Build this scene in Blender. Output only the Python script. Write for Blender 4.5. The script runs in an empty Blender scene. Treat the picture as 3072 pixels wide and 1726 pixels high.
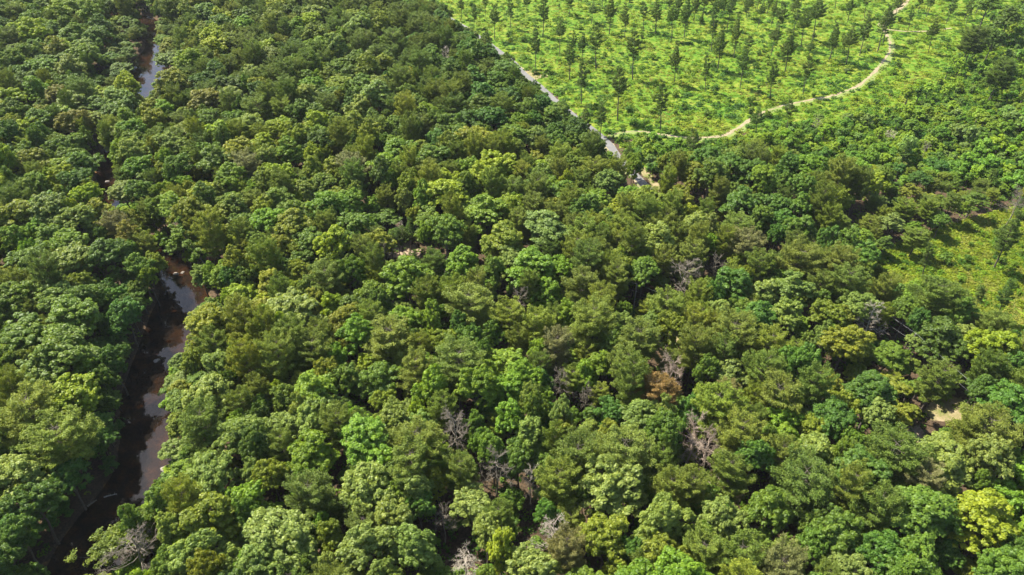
import bpy, math, random
import numpy as np
from mathutils import Vector, Matrix

# ------------------------------------------------------------------ camera, light, exposure
C = bpy.context.scene
col = C.collection
HCAM = 120.0
PITCH = math.radians(37.8)
F = 2048.0                       # focal length in photograph pixels (24 mm on 36 mm, 3072 wide)
cd = bpy.data.cameras.new('camera'); cam = bpy.data.objects.new('camera', cd); col.objects.link(cam)
cd.sensor_width = 36; cd.lens = 24; cd.clip_start = 1; cd.clip_end = 12000
cam.location = (0, 0, HCAM); cam.rotation_euler = (math.pi / 2 - PITCH, 0, 0)
C.camera = cam
C.render.resolution_x = 1024; C.render.resolution_y = 575

SUN_EL = math.radians(54)
SH = np.array([0.82, -0.57]); SH /= np.linalg.norm(SH)       # direction the shadows fall (x right, y away)
SUN_AZ = math.atan2(-SH[0], -SH[1])                           # compass style, from +y towards +x
w = bpy.data.worlds.new('World'); C.world = w; w.use_nodes = True
nt = w.node_tree
sky = nt.nodes.new('ShaderNodeTexSky'); sky.sky_type = 'NISHITA'; sky.sun_disc = False
sky.sun_elevation = SUN_EL; sky.sun_rotation = SUN_AZ; sky.air_density = 1.0; sky.dust_density = 1.2
bg = nt.nodes['Background']; bg.inputs['Strength'].default_value = 0.105
nt.links.new(sky.outputs[0], bg.inputs['Color'])
sd = bpy.data.lights.new('sun', 'SUN'); sd.energy = 5.0; sd.angle = math.radians(0.5); sd.color = (1.0, 0.95, 0.84)
sun = bpy.data.objects.new('sun', sd); col.objects.link(sun)
dirv = Vector((SH[0] * math.cos(SUN_EL), SH[1] * math.cos(SUN_EL), -math.sin(SUN_EL)))
sun.rotation_euler = dirv.to_track_quat('-Z', 'Y').to_euler(); sun.location = (-150, 200, 300)
vs = C.view_settings; vs.view_transform = 'Standard'; vs.look = 'None'; vs.gamma = 1; vs.exposure = 1.52
try: vs.use_curve_mapping = False
except Exception: pass
C.cycles.max_bounces = 6; C.cycles.diffuse_bounces = 3; C.cycles.glossy_bounces = 2
C.cycles.transmission_bounces = 4; C.cycles.transparent_max_bounces = 8
C.cycles.use_denoising = True; C.cycles.denoiser = 'OPENIMAGEDENOISE'; C.cycles.denoising_input_passes = 'RGB_ALBEDO_NORMAL'; C.cycles.sample_clamp_indirect = 3.0
C.cycles.caustics_reflective = False; C.cycles.caustics_refractive = False

rng = np.random.default_rng(7); random.seed(7)

# ------------------------------------------------------------------ pixel <-> place
cp, sp_ = math.cos(PITCH), math.sin(PITCH)
def at(x, y, z=0.0):
    """point of the plane at height z seen at photograph pixel (x, y)"""
    a = (x - 1536) / F; b = -(y - 863) / F
    dx, dy, dz = a, cp + b * sp_, -sp_ + b * cp
    t = (z - HCAM) / dz
    return np.array([dx * t, dy * t, z])
def proj(p):
    p = np.atleast_2d(np.asarray(p, float)); d = p - np.array([0, 0, HCAM])
    zc = d[:, 1] * cp - d[:, 2] * sp_
    yc = d[:, 1] * sp_ + d[:, 2] * cp
    zc = np.maximum(zc, 1e-3)
    return np.stack([1536 + F * d[:, 0] / zc, 863 - F * yc / zc, zc], 1)
def inpoly(x, y, P):
    x = np.asarray(x, float); y = np.asarray(y, float); c = np.zeros(x.shape, bool); n = len(P)
    for i in range(n):
        x1, y1 = P[i]; x2, y2 = P[(i + 1) % n]
        if y1 == y2: continue
        c ^= ((y1 > y) != (y2 > y)) & (x < (x2 - x1) * (y - y1) / (y2 - y1) + x1)
    return c
_MK = {}
def inpoly_f(x, y, P):
    """quick look-up of the same test on a raster of the polygon (3 px cells)"""
    k = id(P)
    if k not in _MK:
        gx0, gy0 = np.meshgrid(np.arange(-600, 3700, 3) + 1.5, np.arange(-700, 2100, 3) + 1.5); _MK[k] = (inpoly(gx0, gy0, P), P)
    m = _MK[k][0]; i = ((np.asarray(y, float) + 700) // 3).astype(int); j = ((np.asarray(x, float) + 600) // 3).astype(int)
    ok = (i >= 0) & (j >= 0) & (i < m.shape[0]) & (j < m.shape[1]); return m[np.clip(i, 0, m.shape[0] - 1), np.clip(j, 0, m.shape[1] - 1)] & ok
def smooth_line(P, step=2.0):
    P = np.array(P, float)
    for _ in range(2):                                       # Chaikin
        Q = [P[0]]
        for a, b in zip(P[:-1], P[1:]): Q += [a * .75 + b * .25, a * .25 + b * .75]
        Q.append(P[-1]); P = np.array(Q)
    s = np.r_[0, np.cumsum(np.linalg.norm(np.diff(P, axis=0), axis=1))]
    t = np.arange(0, s[-1], step)
    return np.stack([np.interp(t, s, P[:, k]) for k in range(P.shape[1])], 1)
def line_dist(x, y, L, W=None):
    """distance to a polyline (dense) ; with W also the width there"""
    x = np.asarray(x, float).ravel(); y = np.asarray(y, float).ravel()
    out = np.empty(len(x)); idx = np.empty(len(x), int)
    for s in range(0, len(x), 20000):
        d = (x[s:s+20000, None] - L[None, :, 0]) ** 2 + (y[s:s+20000, None] - L[None, :, 1]) ** 2
        i = d.argmin(1); idx[s:s+20000] = i; out[s:s+20000] = np.sqrt(d[np.arange(len(i)), i])
    return (out, W[idx]) if W is not None else out

# ------------------------------------------------------------------ lay of the land (photograph pixels)
CREEK_PX = [(150,1900),(240,1726),(290,1610),(380,1490),(436,1390),(440,1280),(436,1160),(478,1060),(512,970),(552,880),(545,820),(440,735),(345,650),(318,580),(322,510),(318,460),(350,400),(410,310),(436,255),(446,190),(462,130),(462,62),(380,40),(240,20),(100,20)]
CREEK = smooth_line([at(x, y)[:2] for x, y in CREEK_PX], 2.0)
_cp = np.array([at(x, y)[:2] for x, y in CREEK_PX]); _cv = np.array([15,15,14,13,11,11,11,12,13,14,10,4,4.5,6,7,6,6,9,12,17,8,9,10,12,12.])
_cw = _cv[((CREEK[:, None] - _cp[None]) ** 2).sum(-1).argmin(1)]; _cw = np.convolve(np.pad(_cw, 5, 'edge'), np.ones(11) / 11, 'valid')
ROAD_PX = [(1150,-50),(1250,0),(1278,14),(1310,32),(1342,52),(1382,76),(1441,117),(1509,167),(1541,193),(1561,217),(1590,240),(1636,276),(1664,306),(1716,346),(1763,378),(1799,407),(1829,432),(1853,469),(1878,497),(1905,521),(1942,560),(2050,660),(2250,810),(2500,1000),(2750,1190),(2900,1300),(3050,1420),(3300,1640)]
ROAD = smooth_line([at(x, y)[:2] for x, y in ROAD_PX], 2.0)
PATH_PX = [(1826,408),(1880,398),(1935,396),(1994,409),(2050,416),(2108,418),(2167,411),(2195,401),(2239,370),(2271,346),(2322,324),(2386,310),(2430,302),(2493,292),(2537,278),(2573,262),(2604,238),(2624,215),(2648,191),(2664,167),(2676,139),(2668,119),(2656,91),(2642,76),(2662,50),(2700,26),(2722,2),(2740,-30)]
PATH = smooth_line([at(x, y)[:2] for x, y in PATH_PX], 1.5)
SPUR_PX = [(2654,88),(2690,92),(2718,95),(2770,95),(2830,88),(2860,84)]
SPUR = smooth_line([at(x, y)[:2] for x, y in SPUR_PX], 1.5)
FIELD = [(1150,-80),(1250,0),(1400,84),(1560,215),(1640,272),(1800,402),(1850,418),(2100,428),(2230,402),(2330,372),(2480,372),(2640,350),(2780,290),(2850,200),(2900,120),(2960,60),(3060,0),(3200,-80)]
BRUSH = [(1850,420),(2100,430),(2230,404),(2330,374),(2480,372),(2640,350),(2780,290),(2850,200),(2900,120),(2960,60),(3060,0),(3400,-100),(3400,620),(3072,600),(2800,540),(2560,520),(2350,470),(2180,450),(2060,500),(1960,520),(1890,470)]
MEADOW = [(2640,760),(2700,730),(2922,655),(3014,625),(3200,600),(3250,1060),(3072,1020),(3014,972),(2922,953),(2863,900),(2724,885),(2590,850)]
CLEAR = [   # bare or grassy openings whose floor shows: polygon, kind of floor
  ([(1172,760),(1180,735),(1215,722),(1262,738),(1266,770),(1240,810),(1200,800)], 1),
  ([(1912,500),(1930,500),(1968,540),(1992,570),(1975,575),(1945,545)], 2),
  ([(1990,1000),(2040,1010),(2048,1040),(2000,1040)], 2),
  ([(2790,1192),(2860,1190),(2905,1215),(2925,1245),(2880,1270),(2800,1268),(2785,1230)], 2),
  ([(2690,1275),(2760,1285),(2800,1320),(2790,1350),(2740,1345)], 3),
  ([(1490,880),(1506,882),(1508,896),(1494,900)], 2),
  ([(598,764),(655,764),(658,785),(605,785)], 4),
  ([(1560,210),(1620,212),(1640,235),(1600,245)], 2),
  ([(2455,1180),(2475,1180),(2478,1200),(2455,1205)], 2),
]
# parts of the ground that the photograph leaves in view between the crowns
OPEN = [
 [(391,187),(421,173),(457,163),(483,161),(491,199),(490,211),(473,219),(449,238),(453,274),(437,294),(427,302),(421,278),(425,246),(397,215)],
 [(302,462),(338,452),(346,478),(334,510),(345,556),(328,607),(306,608),(298,575),(298,480)],
 [(505,813),(556,809),(576,829),(648,849),(652,869),(604,909),(580,925),(572,949),(588,964),(584,1004),(568,1032),(556,1052),(517,1076),(493,1119),(489,1150),(494,1190),(514,1250),(510,1317),(490,1405),(470,1452),(438,1488),(418,1520),(366,1552),(322,1584),(314,1640),(310,1726),(195,1726),(187,1687),(207,1620),(247,1548),(299,1452),(370,1413),(398,1341),(378,1290),(380,1170),(400,1130),(410,1072),(429,1032),(449,972),(473,933),(465,869)],
 [(1872,520),(1900,505),(1965,560),(1940,566),(1915,560)],
] + [c[0] for c in CLEAR] + [
 [(2690,770),(2740,745),(2922,690),(3014,660),(3300,640),(3300,1000),(3060,985),(3014,950),(2922,925),(2863,865),(2724,850),(2650,830)],
 [(1310,0),(1450,90),(1610,222),(1700,290),(1850,402),(1880,416),(2100,424),(2230,398),(2330,368),(2480,350),(2640,330),(2780,280),(2840,200),(2860,120),(2900,60),(2960,-60),(1260,-60)],
 [(1860,425),(2100,436),(2230,412),(2330,382),(2640,356),(2780,300),(2850,230),(2980,400),(2950,480),(2700,470),(2500,480),(2350,440),(2200,430),(2050,450),(1960,470)],
]
RI = int(((ROAD - at(2120, 700)[:2]) ** 2).sum(1).argmin())
_rv = [[(1250,0),(1310,32)],[(1342,52),(1382,76),(1441,117)],[(1475,140),(1509,167)],[(1541,193),(1566,222)],[(1622,264),(1664,306)],[(1708,342),(1763,378),(1805,409)],[(1826,425),(1853,469),(1878,497),(1915,535)]]
ROADSPOTS = [(a[0] + (b[0]-a[0])*f, a[1] + (b[1]-a[1])*f) for L_ in _rv for a, b in zip(L_[:-1], L_[1:]) for f in np.linspace(0, 1, max(2, int(math.hypot(b[0]-a[0], b[1]-a[1]) / 9)))]

def hgt(x, y):
    return (0.5 * np.sin(x * 0.021 + 1.3) * np.cos(y * 0.017) + 0.3 * np.sin(x * 0.05 + y * 0.043) + 0.0 * x)
def ground_z(x, y):
    z = hgt(x, y)
    d, W = line_dist(x, y, CREEK, _cw)
    near = np.clip(1 - d / (W * 0.5 + 14), 0, 1)
    z = z * (1 - np.minimum(near * 2, 1)) - 0.15 * near
    t = np.clip((W * 0.5 + 2.5 - d) / 4.0, 0, 1); t = t * t * (3 - 2 * t)
    return z - 1.75 * t
def gz(x, y): return float(ground_z(np.array([x]), np.array([y]))[0])

# ------------------------------------------------------------------ materials
def mat(name):
    m = bpy.data.materials.new(name); m.use_nodes = True; n = m.node_tree
    for k in list(n.nodes): n.nodes.remove(k)
    out = n.nodes.new('ShaderNodeOutputMaterial'); return m, n, out
def node(n, t, **kw):
    k = n.nodes.new(t)
    for a, b in kw.items():
        if a.startswith('i_'): k.inputs[a[2:].replace('_', ' ')].default_value = b
        else: setattr(k, a, b)
    return k
def ramp(n, stops, src):
    r = n.nodes.new('ShaderNodeValToRGB'); e = r.color_ramp.elements
    while len(e) < len(stops): e.new(0.5)
    for q, (p, c) in zip(e, stops): q.position = p; q.color = (*c, 1)
    n.links.new(src, r.inputs[0]); return r
def noise(n, scale, detail=4, vec=None, rough=.6):
    k = node(n, 'ShaderNodeTexNoise'); k.inputs['Scale'].default_value = scale; k.inputs['Detail'].default_value = detail; k.inputs['Roughness'].default_value = rough
    if vec is not None: n.links.new(vec, k.inputs['Vector'])
    return k
def mixc(n, a, b, f, typ='MIX'):
    k = node(n, 'ShaderNodeMix', data_type='RGBA', blend_type=typ)
    for s, v in ((0, f), (6, a), (7, b)):
        if isinstance(v, (float, int)): k.inputs[s].default_value = v
        elif isinstance(v, tuple): k.inputs[s].default_value = (*v, 1)
        else: n.links.new(v, k.inputs[s])
    return k.outputs[2]
def leaf_mat(name, transl=.38, spec=.35, rough=.5, var=.5, yellow=.25):
    """living foliage: the colour is the thing's own tint, varied leaf by leaf"""
    m, n, out = mat(name)
    t = node(n, 'ShaderNodeAttribute', attribute_type='INSTANCER', attribute_name='tint')
    v = node(n, 'ShaderNodeAttribute', attribute_type='GEOMETRY', attribute_name='v')
    mul = node(n, 'ShaderNodeMapRange'); mul.inputs['To Min'].default_value = 1 - var; mul.inputs['To Max'].default_value = 1 + var
    n.links.new(v.outputs['Fac'], mul.inputs['Value'])
    vm = node(n, 'ShaderNodeVectorMath', operation='SCALE'); n.links.new(t.outputs['Color'], vm.inputs[0]); n.links.new(mul.outputs[0], vm.inputs['Scale'])
    hs = node(n, 'ShaderNodeHueSaturation'); n.links.new(vm.outputs[0], hs.inputs['Color'])
    hm = node(n, 'ShaderNodeMapRange'); hm.inputs['To Min'].default_value = 0.518; hm.inputs['To Max'].default_value = 0.482; n.links.new(v.outputs['Fac'], hm.inputs['Value']); n.links.new(hm.outputs[0], hs.inputs['Hue'])
    p = node(n, 'ShaderNodeBsdfPrincipled'); p.inputs['Roughness'].default_value = rough; p.inputs['Specular IOR Level'].default_value = spec
    n.links.new(hs.outputs[0], p.inputs['Base Color'])
    tr = node(n, 'ShaderNodeBsdfTranslucent')
    yc = mixc(n, hs.outputs[0], (1.35, 1.25, .25), 1.0, 'MULTIPLY'); n.links.new(yc, tr.inputs['Color'])
    mx = node(n, 'ShaderNodeMixShader'); mx.inputs[0].default_value = transl
    n.links.new(p.outputs[0], mx.inputs[1]); n.links.new(tr.outputs[0], mx.inputs[2]); n.links.new(mx.outputs[0], out.inputs[0])
    return m
def bark_mat(name, c1, c2, scale=3.0):
    m, n, out = mat(name); tc = node(n, 'ShaderNodeTexCoord')
    k = noise(n, scale, 5, tc.outputs['Object']); r = ramp(n, [(.3, c1), (.7, c2)], k.outputs['Fac'])
    p = node(n, 'ShaderNodeBsdfPrincipled'); p.inputs['Roughness'].default_value = .9; n.links.new(r.outputs[0], p.inputs['Base Color'])
    b = node(n, 'ShaderNodeBump'); b.inputs['Strength'].default_value = .5; n.links.new(k.outputs['Fac'], b.inputs['Height']); n.links.new(b.outputs[0], p.inputs['Normal'])
    n.links.new(p.outputs[0], out.inputs[0]); return m
M = {}
M['leaf'] = leaf_mat('broad_leaves', .43, .25, .5, .42)
M['needle'] = leaf_mat('pine_needles', .30, .2, .55, .40)
M['under'] = leaf_mat('undergrowth_leaves', .40, .25, .6, .45)
M['bark'] = bark_mat('grey_brown_bark', (.05,.04,.03), (.15,.125,.10))
M['pbark'] = bark_mat('pine_bark', (.05,.04,.03), (.13,.105,.08))
M['dead'] = bark_mat('weathered_dead_wood', (.24,.21,.17), (.47,.42,.36))
M['deadwhite'] = bark_mat('bleached_dead_wood', (.31,.265,.20), (.50,.43,.335))
M['deadgrey'] = bark_mat('grey_dead_twigs', (.12,.10,.074), (.25,.21,.155))
M['deadpink'] = bark_mat('pinkish_dead_twigs', (.20,.15,.11), (.36,.275,.20))
M['wood'] = bark_mat('pole_wood', (.14,.12,.10), (.25,.22,.19))
M['stone'] = bark_mat('creek_stone', (.13,.11,.09), (.30,.26,.21), 1.2)
def simple(name, c, rough=.5, metal=0):
    m, n, out = mat(name); p = node(n, 'ShaderNodeBsdfPrincipled'); p.inputs['Base Color'].default_value = (*c, 1)
    p.inputs['Roughness'].default_value = rough; p.inputs['Metallic'].default_value = metal; n.links.new(p.outputs[0], out.inputs[0]); return m
M['wire'] = simple('aluminium_wire', (.30,.30,.30), .55, .2)
M['glass'] = simple('insulator_grey', (.30,.32,.34), .3)

# ground material: zones are vertex attributes (what the soil is made of)
def ground_material():
    m, n, out = mat('ground_soil'); g = node(n, 'ShaderNodeNewGeometry'); P = g.outputs['Position']
    def zone(nm): return node(n, 'ShaderNodeAttribute', attribute_type='GEOMETRY', attribute_name=nm).outputs['Fac']
    nz = noise(n, .35, 6, P); nf = noise(n, 2.2, 5, P); nb = noise(n, .07, 4, P)
    litter = ramp(n, [(.3, (.035,.028,.016)), (.55, (.075,.05,.03)), (.8, (.13,.09,.055))], nf.outputs['Fac']).outputs[0]
    grass = ramp(n, [(.30, (.04,.095,.010)), (.45, (.085,.150,.012)), (.58, (.15,.19,.022)), (.72, (.23,.21,.06))], nz.outputs['Fac']).outputs[0]
    grass = mixc(n, grass, ramp(n, [(.35, (.55,.75,.5)), (.65, (1.15,1.05,.95))], nf.outputs['Fac']).outputs[0], .8, 'MULTIPLY')
    grass = mixc(n, grass, ramp(n, [(.35, (.75,.95,.8)), (.65, (1.2,1.05,1))], nb.outputs['Fac']).outputs[0], 1.0, 'MULTIPLY')
    bed = ramp(n, [(.33, (.03,.022,.013)), (.50, (.085,.052,.023)), (.66, (.20,.115,.04)), (.8, (.19,.15,.105))], nz.outputs['Fac']).outputs[0]
    bed = mixc(n, bed, ramp(n, [(.35, (.6,.6,.6)), (.7, (1.25,1.2,1.15))], nf.outputs['Fac']).outputs[0], 1.0, 'MULTIPLY')
    soil = ramp(n, [(.3, (.19,.13,.085)), (.6, (.31,.235,.17)), (.8, (.39,.32,.25))], nf.outputs['Fac']).outputs[0]
    tan = ramp(n, [(.35, (.11,.13,.03)), (.5, (.20,.17,.08)), (.7, (.31,.24,.15))], nz.outputs['Fac']).outputs[0]
    red = ramp(n, [(.3, (.24,.09,.05)), (.7, (.36,.16,.10))], nf.outputs['Fac']).outputs[0]
    def msk(nm):
        a = node(n, 'ShaderNodeMath', operation='MULTIPLY_ADD'); n.links.new(nz.outputs['Fac'], a.inputs[0]); a.inputs[1].default_value = 1.6; a.inputs[2].default_value = -.80
        b = node(n, 'ShaderNodeMath', operation='ADD'); n.links.new(zone(nm), b.inputs[0]); n.links.new(a.outputs[0], b.inputs[1])
        r = node(n, 'ShaderNodeMapRange'); r.inputs['From Min'].default_value = .42; r.inputs['From Max'].default_value = .58; n.links.new(b.outputs[0], r.inputs['Value']); return r.outputs[0]
    c = mixc(n, litter, grass, msk('meadow')); c = mixc(n, c, soil, msk('soil')); c = mixc(n, c, tan, msk('tan')); c = mixc(n, c, red, msk('red')); c = mixc(n, c, bed, msk('bed'))
    p = node(n, 'ShaderNodeBsdfPrincipled'); p.inputs['Roughness'].default_value = .95; p.inputs['Specular IOR Level'].default_value = .1; n.links.new(c, p.inputs['Base Color'])
    b = node(n, 'ShaderNodeBump'); b.inputs['Strength'].default_value = .8; b.inputs['Distance'].default_value = .3; n.links.new(nf.outputs['Fac'], b.inputs['Height']); n.links.new(b.outputs[0], p.inputs['Normal'])
    n.links.new(p.outputs[0], out.inputs[0]); return m
M['ground'] = ground_material()
def path_material(name, stops, sc=1.2, b2=6):
    m, n, out = mat(name); g = node(n, 'ShaderNodeNewGeometry')
    a = noise(n, sc, 5, g.outputs['Position']); f = noise(n, b2, 4, g.outputs['Position'])
    c = ramp(n, stops, a.outputs['Fac']).outputs[0]
    c = mixc(n, c, ramp(n, [(.3, (.8,.8,.8)), (.7, (1.15,1.15,1.15))], f.outputs['Fac']).outputs[0], 1.0, 'MULTIPLY')
    p = node(n, 'ShaderNodeBsdfPrincipled'); p.inputs['Roughness'].default_value = .85; n.links.new(c, p.inputs['Base Color'])
    b = node(n, 'ShaderNodeBump'); b.inputs['Strength'].default_value = .4; b.inputs['Distance'].default_value = .05; n.links.new(f.outputs['Fac'], b.inputs['Height']); n.links.new(b.outputs[0], p.inputs['Normal'])
    n.links.new(p.outputs[0], out.inputs[0]); return m
M['asphalt'] = path_material('worn_chip_seal', [(.3, (.100,.096,.090)), (.7, (.150,.144,.135))], .4, 5)
M['dirt'] = path_material('sandy_dirt', [(.3, (.10,.11,.035)), (.48, (.22,.17,.09)), (.7, (.30,.235,.15))])
M['verge'] = path_material('sandy_verge', [(.36, (.08,.13,.02)), (.52, (.20,.17,.08)), (.68, (.36,.28,.18))], .5)
M['mown'] = path_material('short_yellow_grass', [(.3, (.10,.15,.02)), (.7, (.18,.20,.045))], .8)
def water_material():
    m, n, out = mat('creek_water'); g = node(n, 'ShaderNodeNewGeometry')
    a = noise(n, .9, 3, g.outputs['Position']); a2 = noise(n, 4.0, 2, g.outputs['Position'])
    ad = node(n, 'ShaderNodeMath', operation='MULTIPLY_ADD'); n.links.new(a2.outputs['Fac'], ad.inputs[0]); ad.inputs[1].default_value = .35; n.links.new(a.outputs['Fac'], ad.inputs[2])
    b = node(n, 'ShaderNodeBump'); b.inputs['Strength'].default_value = .05; b.inputs['Distance'].default_value = .12; n.links.new(ad.outputs[0], b.inputs['Height'])
    fr = node(n, 'ShaderNodeFresnel'); fr.inputs['IOR'].default_value = 1.36; n.links.new(b.outputs[0], fr.inputs['Normal'])
    gl = node(n, 'ShaderNodeBsdfGlossy'); gl.inputs['Roughness'].default_value = .04; n.links.new(b.outputs[0], gl.inputs['Normal'])
    tr = node(n, 'ShaderNodeBsdfTransparent'); tr.inputs['Color'].default_value = (.38, .29, .21, 1)
    df = node(n, 'ShaderNodeBsdfDiffuse'); df.inputs['Color'].default_value = (.075, .058, .045, 1)
    m1 = node(n, 'ShaderNodeMixShader'); m1.inputs[0].default_value = .08; n.links.new(tr.outputs[0], m1.inputs[1]); n.links.new(df.outputs[0], m1.inputs[2])
    mx = node(n, 'ShaderNodeMixShader'); n.links.new(fr.outputs[0], mx.inputs[0]); n.links.new(m1.outputs[0], mx.inputs[1]); n.links.new(gl.outputs[0], mx.inputs[2])
    n.links.new(mx.outputs[0], out.inputs[0]); return m
M['water'] = water_material()

# ------------------------------------------------------------------ mesh helpers
def mesh_np(name, V, Fc, material, vattr=None, smooth=False):
    """V (n,3); Fc (m,k) all faces with k corners"""
    V = np.asarray(V, np.float32); Fc = np.asarray(Fc, np.int32); k = Fc.shape[1]
    me = bpy.data.meshes.new(name); me.vertices.add(len(V)); me.vertices.foreach_set('co', V.ravel())
    me.loops.add(Fc.size); me.loops.foreach_set('vertex_index', Fc.ravel())
    me.polygons.add(len(Fc)); me.polygons.foreach_set('loop_start', np.arange(len(Fc), dtype=np.int32) * k)
    me.update(calc_edges=True)
    if vattr is not None:
        a = me.attributes.new('v', 'FLOAT', 'FACE'); a.data.foreach_set('value', np.asarray(vattr, np.float32))
    if smooth: me.polygons.foreach_set('use_smooth', np.ones(len(Fc), bool))
    me.materials.append(material); return me
def obj(name, me, parent=None, **props):
    o = bpy.data.objects.new(name, me); col.objects.link(o)
    if parent is not None: o.parent = parent
    for k, v in props.items(): o[k] = v
    return o
def unit(a): return a / np.maximum(np.linalg.norm(a, axis=-1, keepdims=True), 1e-9)
def blades(cen, nor, ln, wd, r, diamond=True):
    """quads (leaf shaped: diamond) centred at cen, facing nor"""
    n = len(cen); nor = unit(nor); t = unit(np.cross(nor, unit(r.normal(size=(n, 3))))); b = np.cross(nor, t)
    ln = np.broadcast_to(ln, n)[:, None]; wd = np.broadcast_to(wd, n)[:, None]
    V = np.stack([cen - t * ln, cen + b * wd + nor * wd * .15, cen + t * ln, cen - b * wd + nor * wd * .15], 1).reshape(-1, 3)
    return V, np.arange(n * 4).reshape(n, 4)
class Tubes:
    def __init__(s): s.V = []; s.Q = []; s.n = 0
    def add(s, P, R, k=5):
        P = np.asarray(P, float); R = np.asarray(R, float); d = np.gradient(P, axis=0); d = unit(d)
        ref = np.array([1., 0, 0]) if abs(d[0][2]) > .7 else np.array([0, 0, 1.])
        a = unit(np.cross(d, ref)); b = np.cross(d, a)
        th = np.arange(k) * 2 * math.pi / k
        V = P[:, None] + R[:, None, None] * (a[:, None] * np.cos(th)[None, :, None] + b[:, None] * np.sin(th)[None, :, None])
        m = len(P)
        for i in range(m - 1):
            for j in range(k):
                s.Q.append((s.n + i*k + j, s.n + i*k + (j+1) % k, s.n + (i+1)*k + (j+1) % k, s.n + (i+1)*k + j))
        s.V.append(V.reshape(-1, 3)); s.n += m * k
        # closed tip
    def mesh(s, name, m): return mesh_np(name, np.concatenate(s.V), np.array(s.Q), m, smooth=True)
def bend(p0, p1, r, n=5, wob=.08, sag=0.0):
    p0 = np.array(p0, float); p1 = np.array(p1, float); L = np.linalg.norm(p1 - p0); t = np.linspace(0, 1, n)[:, None]
    P = p0 + (p1 - p0) * t; off = r.normal(size=(n, 3)) * L * wob * np.sin(t * math.pi); P = P + off
    P[:, 2] += sag * np.sin(t[:, 0] * math.pi) * L
    return P

# ------------------------------------------------------------------ tree prototypes (meshes), standard size
def broadleaf_meshes(seed, R=5.0, H=17.0, lobes=13, dens=1.0, elong=1.1, name='broadleaf', leaf=.27, seedshape=0):
    r = np.random.default_rng(seed)
    rz = R * elong; zc = H - rz
    # big lobes of the crown
    L = []
    for i in range(lobes):
        g = i * 2.39996; u = 1 - 1.45 * (i + .5) / lobes          # from the top down past the equator
        s = math.sqrt(max(0, 1 - u * u)); rr = r.uniform(.50, .74)
        p = np.array([math.cos(g) * s * R * rr, math.sin(g) * s * R * rr, zc + u * rz * rr]) + r.normal(size=3) * R * .09
        if seedshape % 4 == 2: p[:2] *= 1.12 - .55 * (u + .45) / 1.45      # narrower towards the top
        if seedshape % 4 == 3: p[0] += .16 * R * math.sin(i * 1.9); p[2] += .2 * rz * math.cos(i * 2.7)   # ragged
        L.append((p, R * r.uniform(.24, .46)))
    L.append((np.array([0, 0, zc]), R * .5))
    cen = []; nor = []; var = []
    for p, lr in L:
        nc = int(26 * (lr / 2.0) ** 2) + 6
        d = unit(r.normal(size=(nc, 3))); d[:, 2] = np.where(d[:, 2] < -.35, -d[:, 2], d[:, 2])
        cc = p + d * lr * r.uniform(.70, 1.18, (nc, 1)); cr = r.uniform(.38, .82, nc)
        for q, dd, c_ in zip(cc, d, cr):
            k = int(46 * dens * (c_ / .65) ** 2)
            e = unit(r.normal(size=(k, 3))); e[:, 2] = np.where(e[:, 2] < -.3, -e[:, 2] * .6, e[:, 2])
            pos = q + e * c_ * r.uniform(.55, 1.0, (k, 1)) * np.array([1, 1, .72])
            cen.append(pos); nor.append(e * .9 + np.array([0, 0, .5]) + r.normal(size=(k, 3)) * .32)
            var.append(np.clip(r.uniform(.3, .7) + r.normal(size=k) * .16, 0, 1))
    cen = np.concatenate(cen); nor = np.concatenate(nor); var = np.concatenate(var)
    ln = r.uniform(.7, 1.25, len(cen)) * leaf
    V, Q = blades(cen, nor, ln, ln * .68, r)
    crown = mesh_np(name + '_crown', V, Q, M['leaf'], var)
    T = Tubes(); top = np.array([r.normal() * .3, r.normal() * .3, zc - .1 * rz])
    T.add(bend((0, 0, -.4), top, r, 6, .02), np.linspace(.30, .16, 6), 7)
    for p, lr in L[:-1]:
        s = top * r.uniform(.62, 1.0) ; T.add(bend(s, p, r, 4, .06), np.linspace(.12, .035, 4), 4)
        for _ in range(3):
            T.add(bend(p, p + unit(r.normal(size=3) + np.array([0, 0, .4])) * lr * .9, r, 3, .08), np.array([.04, .025, .012]), 3)
    return crown, T.mesh(name + '_trunk', M['bark'])

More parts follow.
